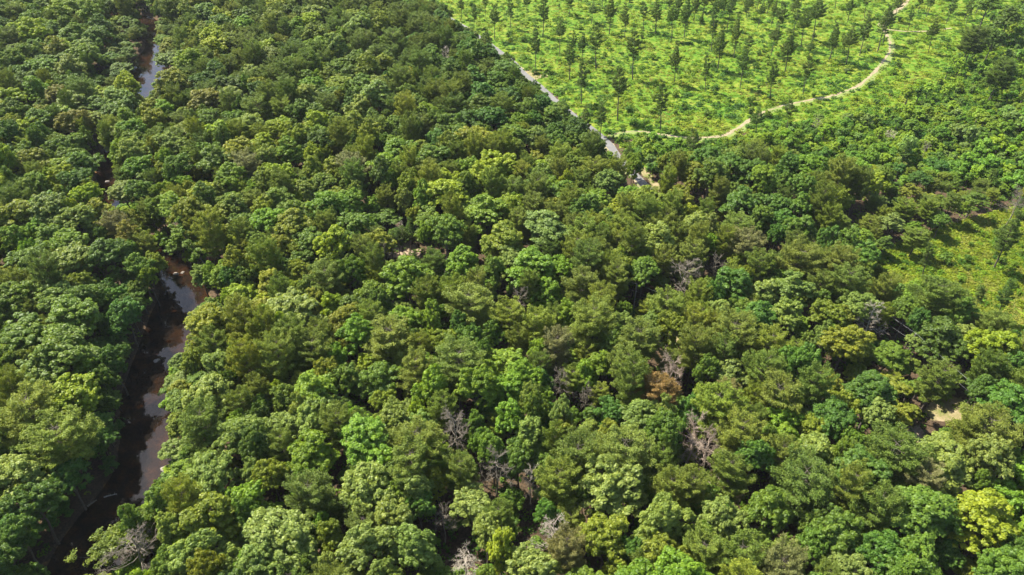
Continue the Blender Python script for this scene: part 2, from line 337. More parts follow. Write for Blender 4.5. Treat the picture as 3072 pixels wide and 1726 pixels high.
def pine_meshes(seed, R=4.3, H=18.0, base=.42, dens=1.0, name='pine', levels=12, nb=8, trunk_m='pbark', narrow=False, twigs=1.0):
    r = np.random.default_rng(seed); T = Tubes()
    lean = r.normal(size=2) * .35
    def tk(z): t = z / H; return np.array([lean[0] * t * t + .12 * math.sin(z * .5 + seed), lean[1] * t * t + .12 * math.cos(z * .43 + seed), z])
    zs = np.linspace(-.4, H * .97, 9); T.add([tk(z) for z in zs], np.interp(zs, [-.4, H], [.25, .035]), 7)
    cen = []; nor = []; var = []; z0 = H * base
    for i in range(levels):
        t = (i + .5) / levels; z = z0 + (H - z0) * t
        prof = math.sqrt(max(.02, 1 - (abs(t - .30) / (.74 if t > .3 else .5)) ** 2)) if not narrow else (.5 + .5 * math.sin(math.pi * min(1, t * 1.1 + .1))) * (1.05 - t ** 2.2) * r.uniform(.4, 1.3)
        k = max(3, int(r.normal(nb * (.55 + .5 * prof), 1)))
        a0 = r.uniform(0, 6.28)
        for j in range(k):
            a = a0 + j * 2 * math.pi / k + r.normal() * .22; ln = R * prof * r.uniform(.5, 1.2) + .3
            rise = (.10 + .55 * t) * ln + r.normal() * .25
            zz = z + r.normal() * .25; p0 = tk(zz); d = np.array([math.cos(a), math.sin(a), 0])
            P = np.array([p0 + d * ln * s + np.array([0, 0, rise * s ** 1.6 - .12 * ln * math.sin(s * math.pi)]) for s in (0, .35, .7, 1)])
            T.add(P, np.array([.055, .042, .026, .012]), 3)
            side = np.array([-d[1], d[0], 0])
            ns = max(3, int(ln * 2.9 * dens))
            for q in range(ns):                                  # sprays along the outer part of the bough
                s = 1 - .68 * (q / ns) ** 1.1 + r.normal() * .03; s = min(1.03, max(.15, s))
                c = np.array([np.interp(s, (0, .35, .7, 1), P[:, m]) for m in range(3)])
                wdt = (.34 + .30 * ln * (1.06 - s))
                for sd_ in (-1, 1, 0):
                    tip = c + side * sd_ * wdt * r.uniform(.55, 1.15) + d * r.uniform(.05, .40) + np.array([0, 0, r.uniform(.0, .30)])
                    if r.random() < .35 * twigs: T.add(np.array([c, tip]), np.array([.016, .008]), 3)
                    m = 15
                    e = unit(r.normal(size=(m, 3)) + np.array([0, 0, .75]) + d * .35)
                    pos = tip + e * r.uniform(.08, .40, (m, 1)) * np.array([1.2, 1.2, .5]) + r.normal(size=(m, 3)) * .09
                    cen.append(pos); nor.append(np.cross(e, r.normal(size=(m, 3))) * .5 + np.array([0, 0, .6]) + r.normal(size=(m, 3)) * .35)
                    var.append(np.clip(r.uniform(.25, .75) + r.normal(size=m) * .14, 0, 1))
    cen = np.concatenate(cen); nor = np.concatenate(nor); var = np.concatenate(var)
    ln = r.uniform(.15, .27, len(cen)); V, Q = blades(cen, nor, ln, ln * .27, r)
    for _ in range(6):                                           # dead stubs on the bare stem
        z = r.uniform(H * .22, z0); a = r.uniform(0, 6.28); p = tk(z)
        T.add(np.array([p, p + np.array([math.cos(a), math.sin(a), r.uniform(-.2, .3)]) * r.uniform(.5, 1.6)]), np.array([.03, .01]), 3)
    return mesh_np(name + '_crown', V, Q, M['needle'], var), T.mesh(name + '_trunk', M[trunk_m])

def dead_meshes(seed, R=3.6, H=15.0, fine=3, mt='dead', twigs=True, name='dead', spread=.9, crownfrac=.45, n1=11):
    r = np.random.default_rng(seed); T = Tubes(); B = Tubes()
    zs = np.linspace(-.3, H * .93, 8); tk = [np.array([.18 * math.sin(z * .6 + seed), .18 * math.cos(z * .5), z]) for z in zs]
    T.add(tk, np.interp(zs, [0, H], [.22, .045]), 6)
    def grow(p, d, ln, rad, lev):
        q = p + d * ln; P = bend(p, q, r, 4, .10); B.add(P, np.linspace(rad, rad * .45, 4), 4 if lev == 0 else 3)
        if lev >= fine: return
        k = (5, 5, 4, 3)[lev]
        for i in range(k):
            s = r.uniform(.3, 1.0); c = P[0] + (P[-1] - P[0]) * s
            dd = unit(d + r.normal(size=3) * spread * .75 + np.array([0, 0, .18])); grow(c, dd, ln * r.uniform(.4, .68), max(rad * .5, .014), lev + 1)
    for i in range(n1):
        t = (i + .5) / n1; z = H * (1 - crownfrac) + H * crownfrac * .92 * t; a = i * 2.4 + r.normal() * .3
        ln = R * (1 - .45 * t) * r.uniform(.55, 1.0)
        grow(np.array([0, 0, z]), unit(np.array([math.cos(a), math.sin(a), .25 + .6 * t])), ln, .06, 0)
    return B.mesh(name + '_branches', M[mt]), T.mesh(name + '_trunk', M[mt])

NB = 12
BL = [broadleaf_meshes(100 + i, 5.0, 17.0, lobes=[13, 16, 10, 14, 9, 17, 13, 11, 15, 8, 12, 18][i], elong=[1.1, .95, 1.3, 1.15, .85, 1.1, 1.45, 1.0, 1.2, 1.25, .9, 1.05][i], leaf=.225, dens=1.15, seedshape=i) for i in range(NB)]
NP = 7
PN = [pine_meshes(200 + i, [4.3, 4.6, 4.0, 4.4, 3.8, 4.5, 4.2][i], 18.0, [.42, .5, .45, .38, .5, .55, .42][i], name='pine', levels=[12, 10, 12, 13, 11, 9, 12][i]) for i in range(NP)]
FP = [pine_meshes(300 + i, [2.7, 2.3, 3.2, 2.5, 3.0][i], 18.0, [.36, .28, .52, .42, .46][i], dens=1.35, name='field_pine', levels=[10, 12, 7, 9, 8][i], nb=6, narrow=True) for i in range(5)]
SP = [broadleaf_meshes(400 + i, 2.6, 6.5, lobes=8, dens=.75, elong=[1.1, 1.3, .95, 1.2][i], name='young_tree', leaf=.24) for i in range(4)]

# ------------------------------------------------------------------ ground
def grid_axis(a, b, step, far):
    inner = np.arange(a, b + step, step); g = step; lo = []; x = inner[0]
    while x > -far: g *= 1.35; x -= g; lo.append(x)
    g = step; hi = []; x = inner[-1]
    while x < far: g *= 1.35; x += g; hi.append(x)
    return np.r_[lo[::-1], inner, hi]
gx = grid_axis(-380, 400, 1.8, 6000); gy = grid_axis(25, 520, 1.8, 6000)
X, Y = np.meshgrid(gx, gy); xx = X.ravel(); yy = Y.ravel()
fade = np.clip(1 - (np.maximum(np.abs(xx) - 420, 0) + np.maximum(yy - 540, 0)) / 400, 0, 1)
zz = ground_z(xx, yy) * fade
nxg, nyg = len(gx), len(gy); ii = np.arange(nxg * nyg).reshape(nyg, nxg)
Q = np.stack([ii[:-1, :-1], ii[:-1, 1:], ii[1:, 1:], ii[1:, :-1]], -1).reshape(-1, 4)
gme = mesh_np('ground', np.stack([xx, yy, zz], 1), Q, M['ground'], smooth=True)
pp = proj(np.stack([xx, yy, np.zeros_like(xx)], 1)); infr = yy > 20
def zattr(nm, val):
    a = gme.attributes.new(nm, 'FLOAT', 'POINT'); a.data.foreach_set('value', val.astype(np.float32))
fieldmask = (inpoly_f(pp[:, 0], pp[:, 1], FIELD) | inpoly_f(pp[:, 0], pp[:, 1], MEADOW) | inpoly_f(pp[:, 0], pp[:, 1], BRUSH)) & infr
zattr('meadow', fieldmask.astype(float))
def clearmask(k):
    m = np.zeros(len(xx), bool)
    for P, kk in CLEAR:
        if kk == k: m |= inpoly_f(pp[:, 0], pp[:, 1], P) & infr
    return m
zattr('soil', (clearmask(1) | clearmask(3)).astype(float)); zattr('tan', clearmask(2).astype(float) * .95)
zattr('red', clearmask(4).astype(float))
dcr, wcr = line_dist(xx, yy, CREEK, _cw); zattr('bed', np.clip((wcr * .5 + .2 - dcr) / 2.0 + .5, 0, 1))
ground = obj('ground', gme, kind='structure', label='forest floor of brown leaf litter opening into grassy fields')

def ribbon(name, L, half, dz, material, label, uneven=0.0, off=0.0, seed=3, kind='structure', i0=0, i1=None, cross=3, zfun=None):
    r = np.random.default_rng(seed); L = L[i0:i1]; d = unit(np.gradient(L, axis=0)); nrm = np.stack([d[:, 1], -d[:, 0]], 1)
    n = len(L); k = 3
    ker = np.ones(5) / 5; lo = np.convolve(r.normal(size=n), ker, 'same') * uneven; hi = np.convolve(r.normal(size=n), ker, 'same') * uneven
    lo += r.normal(size=n) * uneven * .25; hi += r.normal(size=n) * uneven * .25
    hw = np.broadcast_to(half, n)
    rows = []
    for t in np.linspace(-1, 1, cross + 2):
        o = t * hw + (lo if t < 0 else hi) * abs(t) + off; P = L + nrm * o[:, None]
        z = ground_z(P[:, 0], P[:, 1]) + dz if zfun is None else np.full(n, zfun)
        rows.append(np.c_[P, z])
    V = np.stack(rows, 1); m = V.shape[1]; ii = np.arange(n * m).reshape(n, m)
    Q = np.stack([ii[:-1, :-1], ii[:-1, 1:], ii[1:, 1:], ii[1:, :-1]], -1).reshape(-1, 4)
    return obj(name, mesh_np(name, V.reshape(-1, 3), Q, material, smooth=True), kind=kind, label=label)
ribbon('creek_water', CREEK, _cw * .5 + 2.2, 0, M['water'], 'dark brown creek water winding between the trees on the left', zfun=-1.02, cross=3)
ribbon('road_verge', ROAD, 2.5, .03, M['verge'], 'sandy verge along the narrow paved road', 1.0, .9, i1=RI)
ribbon('road', ROAD, 1.6, .06, M['asphalt'], 'narrow grey paved road running along the forest edge', .10, i1=RI)
ribbon('path_verge', PATH, 1.8, .03, M['mown'], 'short yellow grass beside the dirt track', .6, .4)
ribbon('dirt_path', PATH, np.interp(np.arange(len(PATH)), [0, 30, 60, 110, 150, 175, 400], [.4, .65, .6, .6, .6, 1.8, 1.7]), .06, M['dirt'], 'pale sandy track curving through the green field', .6, -.4, 5)
ribbon('dirt_spur', SPUR, .8, .05, M['dirt'], 'sandy side track leaving the main track to the right', .4, 0, 6)

# ------------------------------------------------------------------ tree lists read off the photograph
TINT = dict(G=(.108,.175,.026), B=(.138,.226,.024), Y=(.202,.268,.022), D=(.074,.130,.022), O=(.168,.204,.026), K=(.166,.228,.058), T=(.080,.160,.028), R=(.170,.170,.036),
            N=(.132,.176,.034), M=(.104,.154,.032), E=(.165,.165,.075), X=(.20,.145,.060), U=(.162,.206,.032), F=(.078,.130,.028))
TINT = {k: (c[0] * 1.10, c[1] * 1.08, c[2] * .80) for k, c in TINT.items()}
TNAME = dict(G='mid green', B='bright green', Y='yellow green', D='dark green', O='olive yellow', K='pale sage green', T='deep emerald green', R='rusty olive',
             N='olive green', M='dark olive', E='greyish thin', X='brown dead', F='dark green', U='light olive')
HAND = {
(0,0): "370,60,160,G 560,110,190,B 700,60,120,G 130,130,200,N 200,40,170,G 370,220,170,B 90,330,200,M 560,290,180,G 420,400,170,O 820,370,170,G 640,440,210,B 330,540,210,B 150,560,180,G 640,560,170,G 890,600,220,K 440,740,190,R 220,660,170,G 90,790,190,Y 640,700,180,M 900,860,330,G 540,930,200,R 90,950,160,O 330,950,200,G 200,1010,190,Y 430,1120,180,G 60,1180,160,D 250,1250,210,O 620,1270,240,G 500,1330,200,Y 300,1400,200,B 1190,620,110,D 1230,850,190,B 1210,1000,140,G 1020,1120,190,G 1280,1150,220,K 1060,1290,200,B 1380,1380,150,B 1590,790,240,R 1770,900,170,G 1960,850,200,M 1900,1000,230,K 1530,640,170,D 1740,650,200,D 1630,400,190,Y 1870,360,180,M 2060,460,170,K 1850,150,220,G 1560,120,200,G 2240,220,150,B 2400,390,180,B 2240,400,150,M 2150,680,170,M 2360,690,170,B 2050,600,160,M 1480,1040,130,G 1640,1290,260,G 1990,1130,200,Y 2230,1180,220,B 1860,1270,200,E 2130,1330,200,Y 2400,900,200,G 1300,60,150,M 1010,300,130,G 1100,230,130,B 1280,330,110,B 1330,440,150,Y 1380,600,110,O 1450,380,140,B 870,480,130,D 960,330,120,G",
(1,0): "220,60,160,M 420,120,140,M 570,200,190,M 400,330,170,N 200,330,160,M 760,160,130,T 870,220,110,T 900,360,150,M 960,300,110,T 120,480,170,G 560,480,110,G 690,480,150,G 420,600,170,B 150,700,200,G 800,620,120,G 640,660,130,M 540,600,150,O 1240,560,220,T 1180,640,180,T 1000,620,180,T 1350,670,130,G 1050,820,190,G 1270,760,170,T 850,820,170,M 560,800,150,G 640,870,170,B 770,970,180,G 400,950,170,G 280,900,100,G 90,990,210,O 500,990,150,G 1350,920,140,B 1500,780,150,T 1600,900,170,G 1130,1060,150,T 1010,1110,260,O 1450,1050,170,K 1300,1050,200,G 1640,1080,160,G 1620,1000,150,D 450,1200,260,B 100,1290,220,E 350,1290,250,B 700,1240,260,G 1200,1280,330,Y 1050,1370,220,Y 800,1400,200,Y 1500,1330,180,G 1750,1250,170,G 1900,1300,200,N 1980,1400,200,K 60,180,120,M 100,60,150,M 330,200,120,M 690,330,120,M 1060,1000,130,G 1460,900,120,T 1760,1050,140,G",
(0,1): "90,60,160,D 330,130,240,G 640,60,190,Y 150,240,300,O 600,270,250,K 880,260,200,E 960,350,180,R 1200,120,150,B 1330,140,230,B 1640,220,250,O 2000,130,170,O 2130,90,260,G 2250,280,260,O 1830,300,150,N 1920,340,150,K 1950,480,190,K 2080,420,200,O 2450,230,150,N 2420,560,180,K 2060,700,250,O 2450,680,250,N 1750,640,150,T 2330,720,150,K 1620,850,280,K 1990,900,250,O 1640,1060,330,O 2200,1000,400,K 1820,1240,230,Y 2410,1080,200,N 2360,1230,260,N 1370,1340,270,G 1640,1330,250,K 560,560,450,K 840,500,260,D 1050,560,180,G 250,550,300,G 60,650,200,O 100,850,300,G 640,830,250,D 560,1000,450,G 1040,880,220,T 1000,1120,200,D 200,1130,400,G 500,1280,400,G 900,1290,170,D 250,1400,300,K 1100,300,150,Y 1250,400,140,O 1230,520,130,Y 1000,150,130,O",
(1,1): "100,60,200,B 330,80,250,G 780,70,300,Y 100,250,270,G 680,230,250,G 1100,230,320,B 1260,150,230,Y 1520,340,330,K 1450,120,180,N 1620,170,170,N 1820,330,220,N 2000,230,190,G 2300,130,300,O 2450,230,160,N 980,400,150,B 1130,490,220,N 1270,500,220,K 890,550,230,B 1440,640,350,B 1640,570,200,B 230,520,130,T 150,430,170,N 330,400,170,N 520,720,420,B 240,760,220,G 850,750,200,U 950,870,330,N 1320,790,170,E 1570,750,230,B 1800,720,250,N 1960,830,220,U 2080,560,230,O 2270,600,220,G 2440,520,160,N 1730,920,200,B 1470,1000,230,U 120,1080,270,B 370,1150,330,N 740,1130,240,O 930,1120,220,G 1130,1050,180,G 620,1270,240,B 880,1330,350,N 560,1350,240,N 1100,1350,200,B 1620,1180,230,E 1900,1010,330,N 2130,980,150,K 2030,1130,200,G 1860,1340,180,B 2230,1150,300,N 2440,900,260,N 1360,1400,230,B 1500,1180,170,B 1080,1180,160,G 700,920,180,G",
(2,0): "1130,1120,210,M 1700,1130,180,G 2400,560,190,M 2450,150,170,D 2300,80,170,G 2200,1020,180,D 880,1170,200,T 330,1290,220,T 1480,1380,180,Y 540,1330,220,T 960,1280,210,B 1290,1290,200,B 2200,300,160,M 2350,300,140,D",
(2,1): "60,150,150,Y 420,100,250,T 700,130,200,T 880,140,200,G 1200,120,300,N 190,270,170,K 400,290,220,N 480,430,250,E 720,310,120,T 880,300,200,G 1400,250,230,B 1180,340,200,N 1820,230,220,N 2050,280,200,B 1390,520,240,T 1180,540,230,N 850,560,300,N 570,570,220,N 180,600,200,N 100,780,170,U 370,720,280,T 600,760,250,K 850,760,260,K 1030,700,180,N 1230,700,250,N 80,990,200,U 300,930,200,K 560,960,270,T 800,940,220,K 1100,920,250,O 1350,850,230,K 1900,730,320,M 2060,880,220,G 1600,1120,350,G 1200,1160,300,O 2000,1100,330,D 350,1090,300,N 640,1180,270,U 880,1220,240,G 1100,1330,330,O 1600,1350,330,O 2350,1230,320,Y 1700,900,200,G 2440,780,180,M 1580,250,160,G 2000,120,170,G",
(0,2): "560,130,350,Y 250,250,400,U 500,430,450,U 880,480,230,B 130,750,350,K 640,640,250,T 400,950,330,D 400,1290,200,G 100,1100,250,D 150,1350,300,D 1340,190,180,K 1600,110,300,K 1820,150,200,N 1560,320,280,N 1340,480,200,Y 1300,620,200,Y 1830,400,300,K 1800,280,160,B 2120,470,200,N 2350,300,300,K 2340,560,330,B 1640,700,330,K 2070,700,230,O 1300,850,250,G 1190,1230,170,G 1260,1390,200,K 1600,1000,400,O 1850,850,300,B 1300,1050,200,K 1450,1270,330,K 2100,1170,450,K 2480,1150,200,O 2000,1400,300,K 2450,1400,200,K 2130,120,200,G 1150,900,130,G",
(1,2): "80,240,200,B 400,280,230,K 580,190,160,Y 770,180,200,N 1300,60,300,B 1240,270,230,B 1460,380,280,K 1800,230,300,M 2030,190,220,T 2280,280,300,K 200,480,380,B 560,480,350,N 720,560,200,U 520,640,330,N 1800,580,330,N 2140,560,380,N 2500,800,250,N 900,650,220,N 1330,800,400,U 180,830,380,K 560,760,250,K 420,1020,330,K 1580,950,200,T 2100,830,450,K 1090,1100,250,K 200,1280,380,K 530,1280,330,K 1200,1250,230,Y 1700,1250,250,E 2000,1180,330,O 1450,1370,350,K 2450,1300,300,O 2430,560,200,N 1000,260,160,G 1050,420,140,G",
(2,2): "60,180,200,T 260,210,350,U 330,80,180,E 700,140,330,N 1150,90,230,O 1450,100,300,D 1700,100,260,O 1480,260,220,K 450,420,330,N 720,280,250,B 750,440,250,B 1130,290,300,T 1000,540,350,K 1560,550,420,M 1330,720,400,T 900,780,400,M 2400,200,330,T 2250,420,400,N 1950,650,420,K 1820,740,250,E 60,780,250,N 320,1050,300,K 650,1000,350,G 1150,1150,330,G 1750,1050,450,G 2300,1080,450,Y 150,1280,300,N 450,1320,350,N 720,1380,300,E 1000,1250,250,G 1250,1400,300,K 1500,1330,330,T 1800,1320,330,G 2450,900,300,B 2250,70,230,D",
}
trees = []      # dict(x,y,r,h,kind,tint,hand)
PINE_T = set('NMEXU')
for (cx, cy), s in HAND.items():
    for e in s.split():
        a, b, wd, tc = e.split(','); px = cx * 1024 + float(a) / 2.515; py = cy * 575 + float(b) / 2.515; wp = float(wd) / 2.515
        kind = 'pine' if tc in PINE_T else 'broadleaf'
        hc = 12.0 if kind == 'broadleaf' else 13.0
        p = at(px, py, hc); zc = proj(p)[0][2]; r = min(6.6, max(2.4, wp * .54 * zc / F))
        if kind == 'pine': r = min(5.6, r)
        hh = (hc + r * 1.02) if kind == 'broadleaf' else hc + r * .95
        trees.append(dict(x=p[0], y=p[1], r=r, h=hh, kind=kind, t=tc, hand=True))

# ------------------------------------------------------------------ fill the rest of the forest
RS = np.array(ROADSPOTS)
for S in OPEN: inpoly_f([0.], [0.], S)
_OM = np.logical_or.reduce([_MK[id(S)][0] for S in OPEN])
def openmask(q):
    i = ((q[:, 1] + 700) // 3).astype(int); j = ((q[:, 0] + 600) // 3).astype(int)
    ok = (i >= 0) & (j >= 0) & (i < _OM.shape[0]) & (j < _OM.shape[1]); return (_OM[np.clip(i, 0, _OM.shape[0] - 1), np.clip(j, 0, _OM.shape[1] - 1)] & ok).any()
def crown_hits_open(x, y, r, h, polys=OPEN):
    rz = r * 1.0; zc = h - rz
    th = np.linspace(0, 2 * math.pi, 10, endpoint=False)
    P = [[x + f * r * math.cos(a), y, zc + f * rz * math.sin(a)] for f in (.45, .9) for a in th] + [[x, y, zc]]
    q = proj(P)
    if q[0][2] > 600: return False
    if polys is OPEN:
        if openmask(q): return True
    else:
        for S in polys:
            if inpoly_f(q[:, 0], q[:, 1], S).any(): return True
    lo = q[:, :2].min(0); hi = q[:, :2].max(0); c = (lo + hi) / 2; hw = (hi - lo) / 2 * .85
    return bool(((((RS - c) / hw) ** 2).sum(1) < 1).any()) if c[1] < 700 else False
kept = []
for t in trees:                                        # step back from an opening the crown would hide
    for k in range(9):
        if not crown_hits_open(t['x'], t['y'], t['r'] * .9, t['h'] * .98): kept.append(t); break
        if k == 4: t['r'] *= .8; t['h'] -= 1.2
        t['x'] -= .5; t['y'] -= 1.3
trees = kept
cell = {}
def key(x, y): return (int(x // 7), int(y // 7))
def put(t): cell.setdefault(key(t['x'], t['y']), []).append(t)
def free(x, y, r, f):
    kx, ky = key(x, y)
    for i in range(-2, 3):
        for j in range(-2, 3):
            for t in cell.get((kx + i, ky + j), ()):
                if (t['x'] - x) ** 2 + (t['y'] - y) ** 2 < (f * (t['r'] + r)) ** 2: return False
    return True
for t in trees:
    d_, w_ = line_dist([t['x']], [t['y']], CREEK, _cw)
    if d_[0] < w_[0] * .5 + .6:
        j_ = int(((CREEK - [t['x'], t['y']]) ** 2).sum(1).argmin()); v_ = np.array([t['x'], t['y']]) - CREEK[j_]; v_ = v_ / (np.linalg.norm(v_) + 1e-6)
        t['x'], t['y'] = CREEK[j_] + v_ * (w_[0] * .5 + .6); t['bank'] = True
trees = [t for t in trees if not (t.get('bank') and crown_hits_open(t['x'], t['y'], t['r'] * .8, t['h']))]
for t in trees: put(t)
def region_tint(px, py):
    """which species the photograph shows hereabouts"""
    u, v = px / 3072, py / 1726
    if u < .16: P = .08; W = 'GGBKDOYU'.replace('U', 'G')
    elif u < .38: P = .22 + (.1 if v < .3 else 0); W = 'GGBKKOYOD'
    elif v < .3: P = .5 if u < .45 else .25; W = 'TGGDTG'
    elif u < .62: P = .40; W = 'BBGGYKO'
    else: P = .45; W = 'GTTKGOB'
    if v > .6 and u > .38: W = 'KGKBGOT'
    return P, W
# overhanging trees that line both banks of the lower creek
_cd = unit(np.gradient(CREEK, axis=0))
for j_ in range(0, len(CREEK), 1):
    q = proj([[*CREEK[j_], 0]])[0]
    if q[1] < 860: break
    for sd_ in (-1, 1):
        nv = np.array([_cd[j_][1], -_cd[j_][0]]) * sd_
        for off in (1.2, 4.5, 8.0):
            x, y = CREEK[j_] + nv * (_cw[j_] * .5 + off); r = random.uniform(2.4, 3.6); h = random.uniform(8, 13)
            if not free(x, y, r, .60) or crown_hits_open(x, y, r * .72, h): continue
            t = dict(x=x, y=y, r=r, h=h, kind='broadleaf', t=random.choice('TDGD' if sd_ < 0 else 'GKOB'), hand=False); trees.append(t); put(t)
cand = []
for _ in range(42000):
    y = 35 + 450 * random.random() ** .75; half = (y + 70) * .78 + 22
    x = random.uniform(-half, half)
    cand.append((x, y))
for big in (True, False):
    for (x, y) in cand[: 30000 if big else 42000]:
        q = proj([[x, y, 0]])[0]
        if q[1] < -230: continue
        inf = inpoly_f(q[0:1], q[1:2], FIELD)[0]; inb = inpoly_f(q[0:1], q[1:2], BRUSH)[0]; inm = inpoly_f(q[0:1], q[1:2], MEADOW)[0]
        if inf or inm or inb: continue
        # the open ground goes on past the top and right edges of the photograph
        if q[1] <= -60 and x > at(1150, -60)[0] * (y / at(1150, -60)[1]) and x < 330: continue
        P, W = region_tint(q[0], q[1])
        kind = 'pine' if random.random() < P else 'broadleaf'
        if big: r = (random.uniform(3.4, 5.6) if kind == 'broadleaf' else random.uniform(3.0, 4.4)) * (1.18 if y > 230 else 1)
        else: r = random.uniform(2.2, 3.3); kind = 'broadleaf' if random.random() < .8 else 'pine'
        if not free(x, y, r, .74 if big else .60): continue
        dc, wc = line_dist([x], [y], CREEK, _cw)
        if dc[0] < wc[0] * .5 + (1.5 if big else .2): continue
        if line_dist([x], [y], ROAD)[0] < 2.8 + r * .6: continue
        h = random.uniform(12.5, 20.5) + max(0, r - 5) * 1.5 if kind == 'broadleaf' else random.uniform(14.5, 21)
        if not big: h *= random.uniform(.55, .95)
        if crown_hits_open(x, y, r * (.85 if q[0] < 620 else 1.05), h): continue
        tc = random.choice(W) if kind == 'broadleaf' else random.choice('NNNMMUU' if y < 250 else 'MMMN')
        t = dict(x=x, y=y, r=r, h=h, kind=kind, t=tc, hand=False); trees.append(t); put(t)
# young growth in the brushy belt right of the track and round the openings
YOPEN = OPEN[:-2] + [[(1900,380),(2100,424),(2230,398),(2330,362),(2480,340),(2570,300),(2640,230),(2700,150),(2690,60),(1900,60)]]
young = []
for _ in range(26000):
    px = random.uniform(1840, 3350); py = random.uniform(-60, 640); p = at(px, py)
    if random.random() > (200 / max(p[1], 100)) ** 1.2: continue
    if not inpoly_f([px], [py], BRUSH)[0]: continue
    deep = min(1, max(0, (py - 400) / 160 + (px - 2750) / 500))
    r = (.9 + 2.0 * random.random() ** 2) * (1 + .4 * deep)
    if random.random() > .25 + .6 * deep: continue
    if not free(p[0], p[1], r, .62): continue
    if line_dist([p[0]], [p[1]], ROAD)[0] < 3.5 + r or line_dist([p[0]], [p[1]], PATH)[0] < 3.5: continue
    hh = r * random.uniform(1.9, 3.3)
    if crown_hits_open(p[0], p[1], r, hh, YOPEN): continue
    t = dict(x=p[0], y=p[1], r=r, h=hh, kind='young', t=random.choice('YBYBKG' if py < 480 else 'BGBTKY'), hand=False); young.append(t); put(t)
# scattered green bushes in the open ground
shrubs = []
for _ in range(5000):
    px = random.uniform(1250, 3150); py = random.uniform(-40, 900); p = at(px, py)
    f = inpoly_f([px], [py], FIELD)[0]; m_ = inpoly_f([px], [py], MEADOW)[0]
    if not (f or m_) or len(shrubs) >= 285: continue
    r = .9 + 1.6 * random.random() ** 2
    if not free(p[0], p[1], r, .95): continue
    if line_dist([p[0]], [p[1]], ROAD)[0] < 4.5 or line_dist([p[0]], [p[1]], PATH)[0] < 3.5 or line_dist([p[0]], [p[1]], SPUR)[0] < 2.5: continue
    t = dict(x=p[0], y=p[1], r=r, h=r * random.uniform(1.1, 1.6), kind='shrub', t=random.choice('TGGDBB'), hand=False); shrubs.append(t); put(t)

for px, py in ((432,1602),(455,1600),(478,1612),(440,1632),(470,1645),(492,1655),(450,1668),(478,1688),(505,1630)):
    p = at(px, py); t = dict(x=p[0], y=p[1], r=random.uniform(1.4, 2.2), h=random.uniform(2, 4), kind='shrub', t=random.choice('GBU'), hand=True); shrubs.append(t)
# pines standing apart in the field: base and top as the photograph shows them
FPX = {
(1,0): "910,145,900,-20 1090,135,1085,-30 1157,310,1155,70 1277,220,1270,-10 1400,140,1400,-30 1523,280,1530,-10 1103,500,1100,270 1465,530,1465,240 1645,420,1655,170 1722,610,1725,330 1920,525,1925,230 1808,790,1820,500 2022,265,2035,0 1900,75,1905,-70 2195,600,2220,260 2082,915,2110,470 2138,300,2145,60 2280,240,2285,40 2490,310,2505,60 2405,985,2430,660 2512,630,2530,350 1957,1020,1965,800 1838,1110,1845,830 2165,1330,2175,1100 1000,215,1005,60 1720,130,1730,-60 2370,260,2380,30",
(2,0): "10,290,40,0 300,130,320,-40 480,130,500,-40 215,390,240,110 385,440,410,150 265,530,290,230 435,660,480,360 170,680,185,430 655,755,700,480 715,305,770,30 770,555,815,270 905,715,970,450 890,360,930,90 980,300,1040,0 1115,435,1170,190 1150,60,1180,-90 1235,475,1290,220 1245,170,1280,-20 1340,410,1400,110 1370,130,1400,-40 1470,385,1570,50 1510,330,1560,80 1600,160,1640,-20 1850,400,1900,170 1780,90,1810,-60 2095,515,2190,290 2135,190,2200,10 75,1295,90,1000 785,990,820,770 545,1060,575,840 1650,1290,1690,1080 1700,230,1740,70 130,220,150,110",
(2,1): "2340,600,2430,220 2520,190,2560,60 2200,910,2260,740 2360,975,2440,700 1800,650,1870,430",
(1,1): "440,480,420,290 385,505,375,310 465,480,450,280 525,440,520,220 670,460,665,360 490,620,490,480 545,600,545,450 515,610,515,470",
}
fpines = []
for (cx, cy), s in FPX.items():
    for e in s.split():
        a, b, c_, d_ = map(float, e.split(','))
        p = at(cx * 1024 + a / 2.515, cy * 575 + b / 2.515); ty = cy * 575 + d_ / 2.515
        lo, hi = 4., 30.
        for _ in range(25):
            h = (lo + hi) / 2
            if proj([[p[0], p[1], h]])[0][1] > ty: lo = h
            else: hi = h
        h = min(h * 1.12, 23); tx = cx * 1024 + c_ / 2.515; got = proj([[p[0], p[1], h]])[0]; lean = (tx - got[0]) * got[2] / F
        fpines.append(dict(x=p[0], y=p[1], r=2.3 * h / 18 * random.uniform(.9, 1.25), h=h, kind='field_pine', t=random.choice('FFF'), lean=max(-2, min(2, lean)), hand=True))

for _ in range(4000):
    if len(fpines) > 112: break
    px, py = random.uniform(1700, 2980), random.uniform(-40, 190); p = at(px, py)
    if math.sin(p[0] * .05 + 1) + math.cos(p[1] * .06) < .2: continue
    if any((t['x'] - p[0]) ** 2 + (t['y'] - p[1]) ** 2 < 16 for t in fpines) or line_dist([p[0]], [p[1]], PATH)[0] < 4 or not inpoly_f([px], [py], FIELD)[0]: continue
    fpines.append(dict(x=p[0], y=p[1], r=random.uniform(1.5, 2.6), h=random.uniform(10, 18), kind='field_pine', t='F', lean=random.uniform(-.8, .8), hand=False))
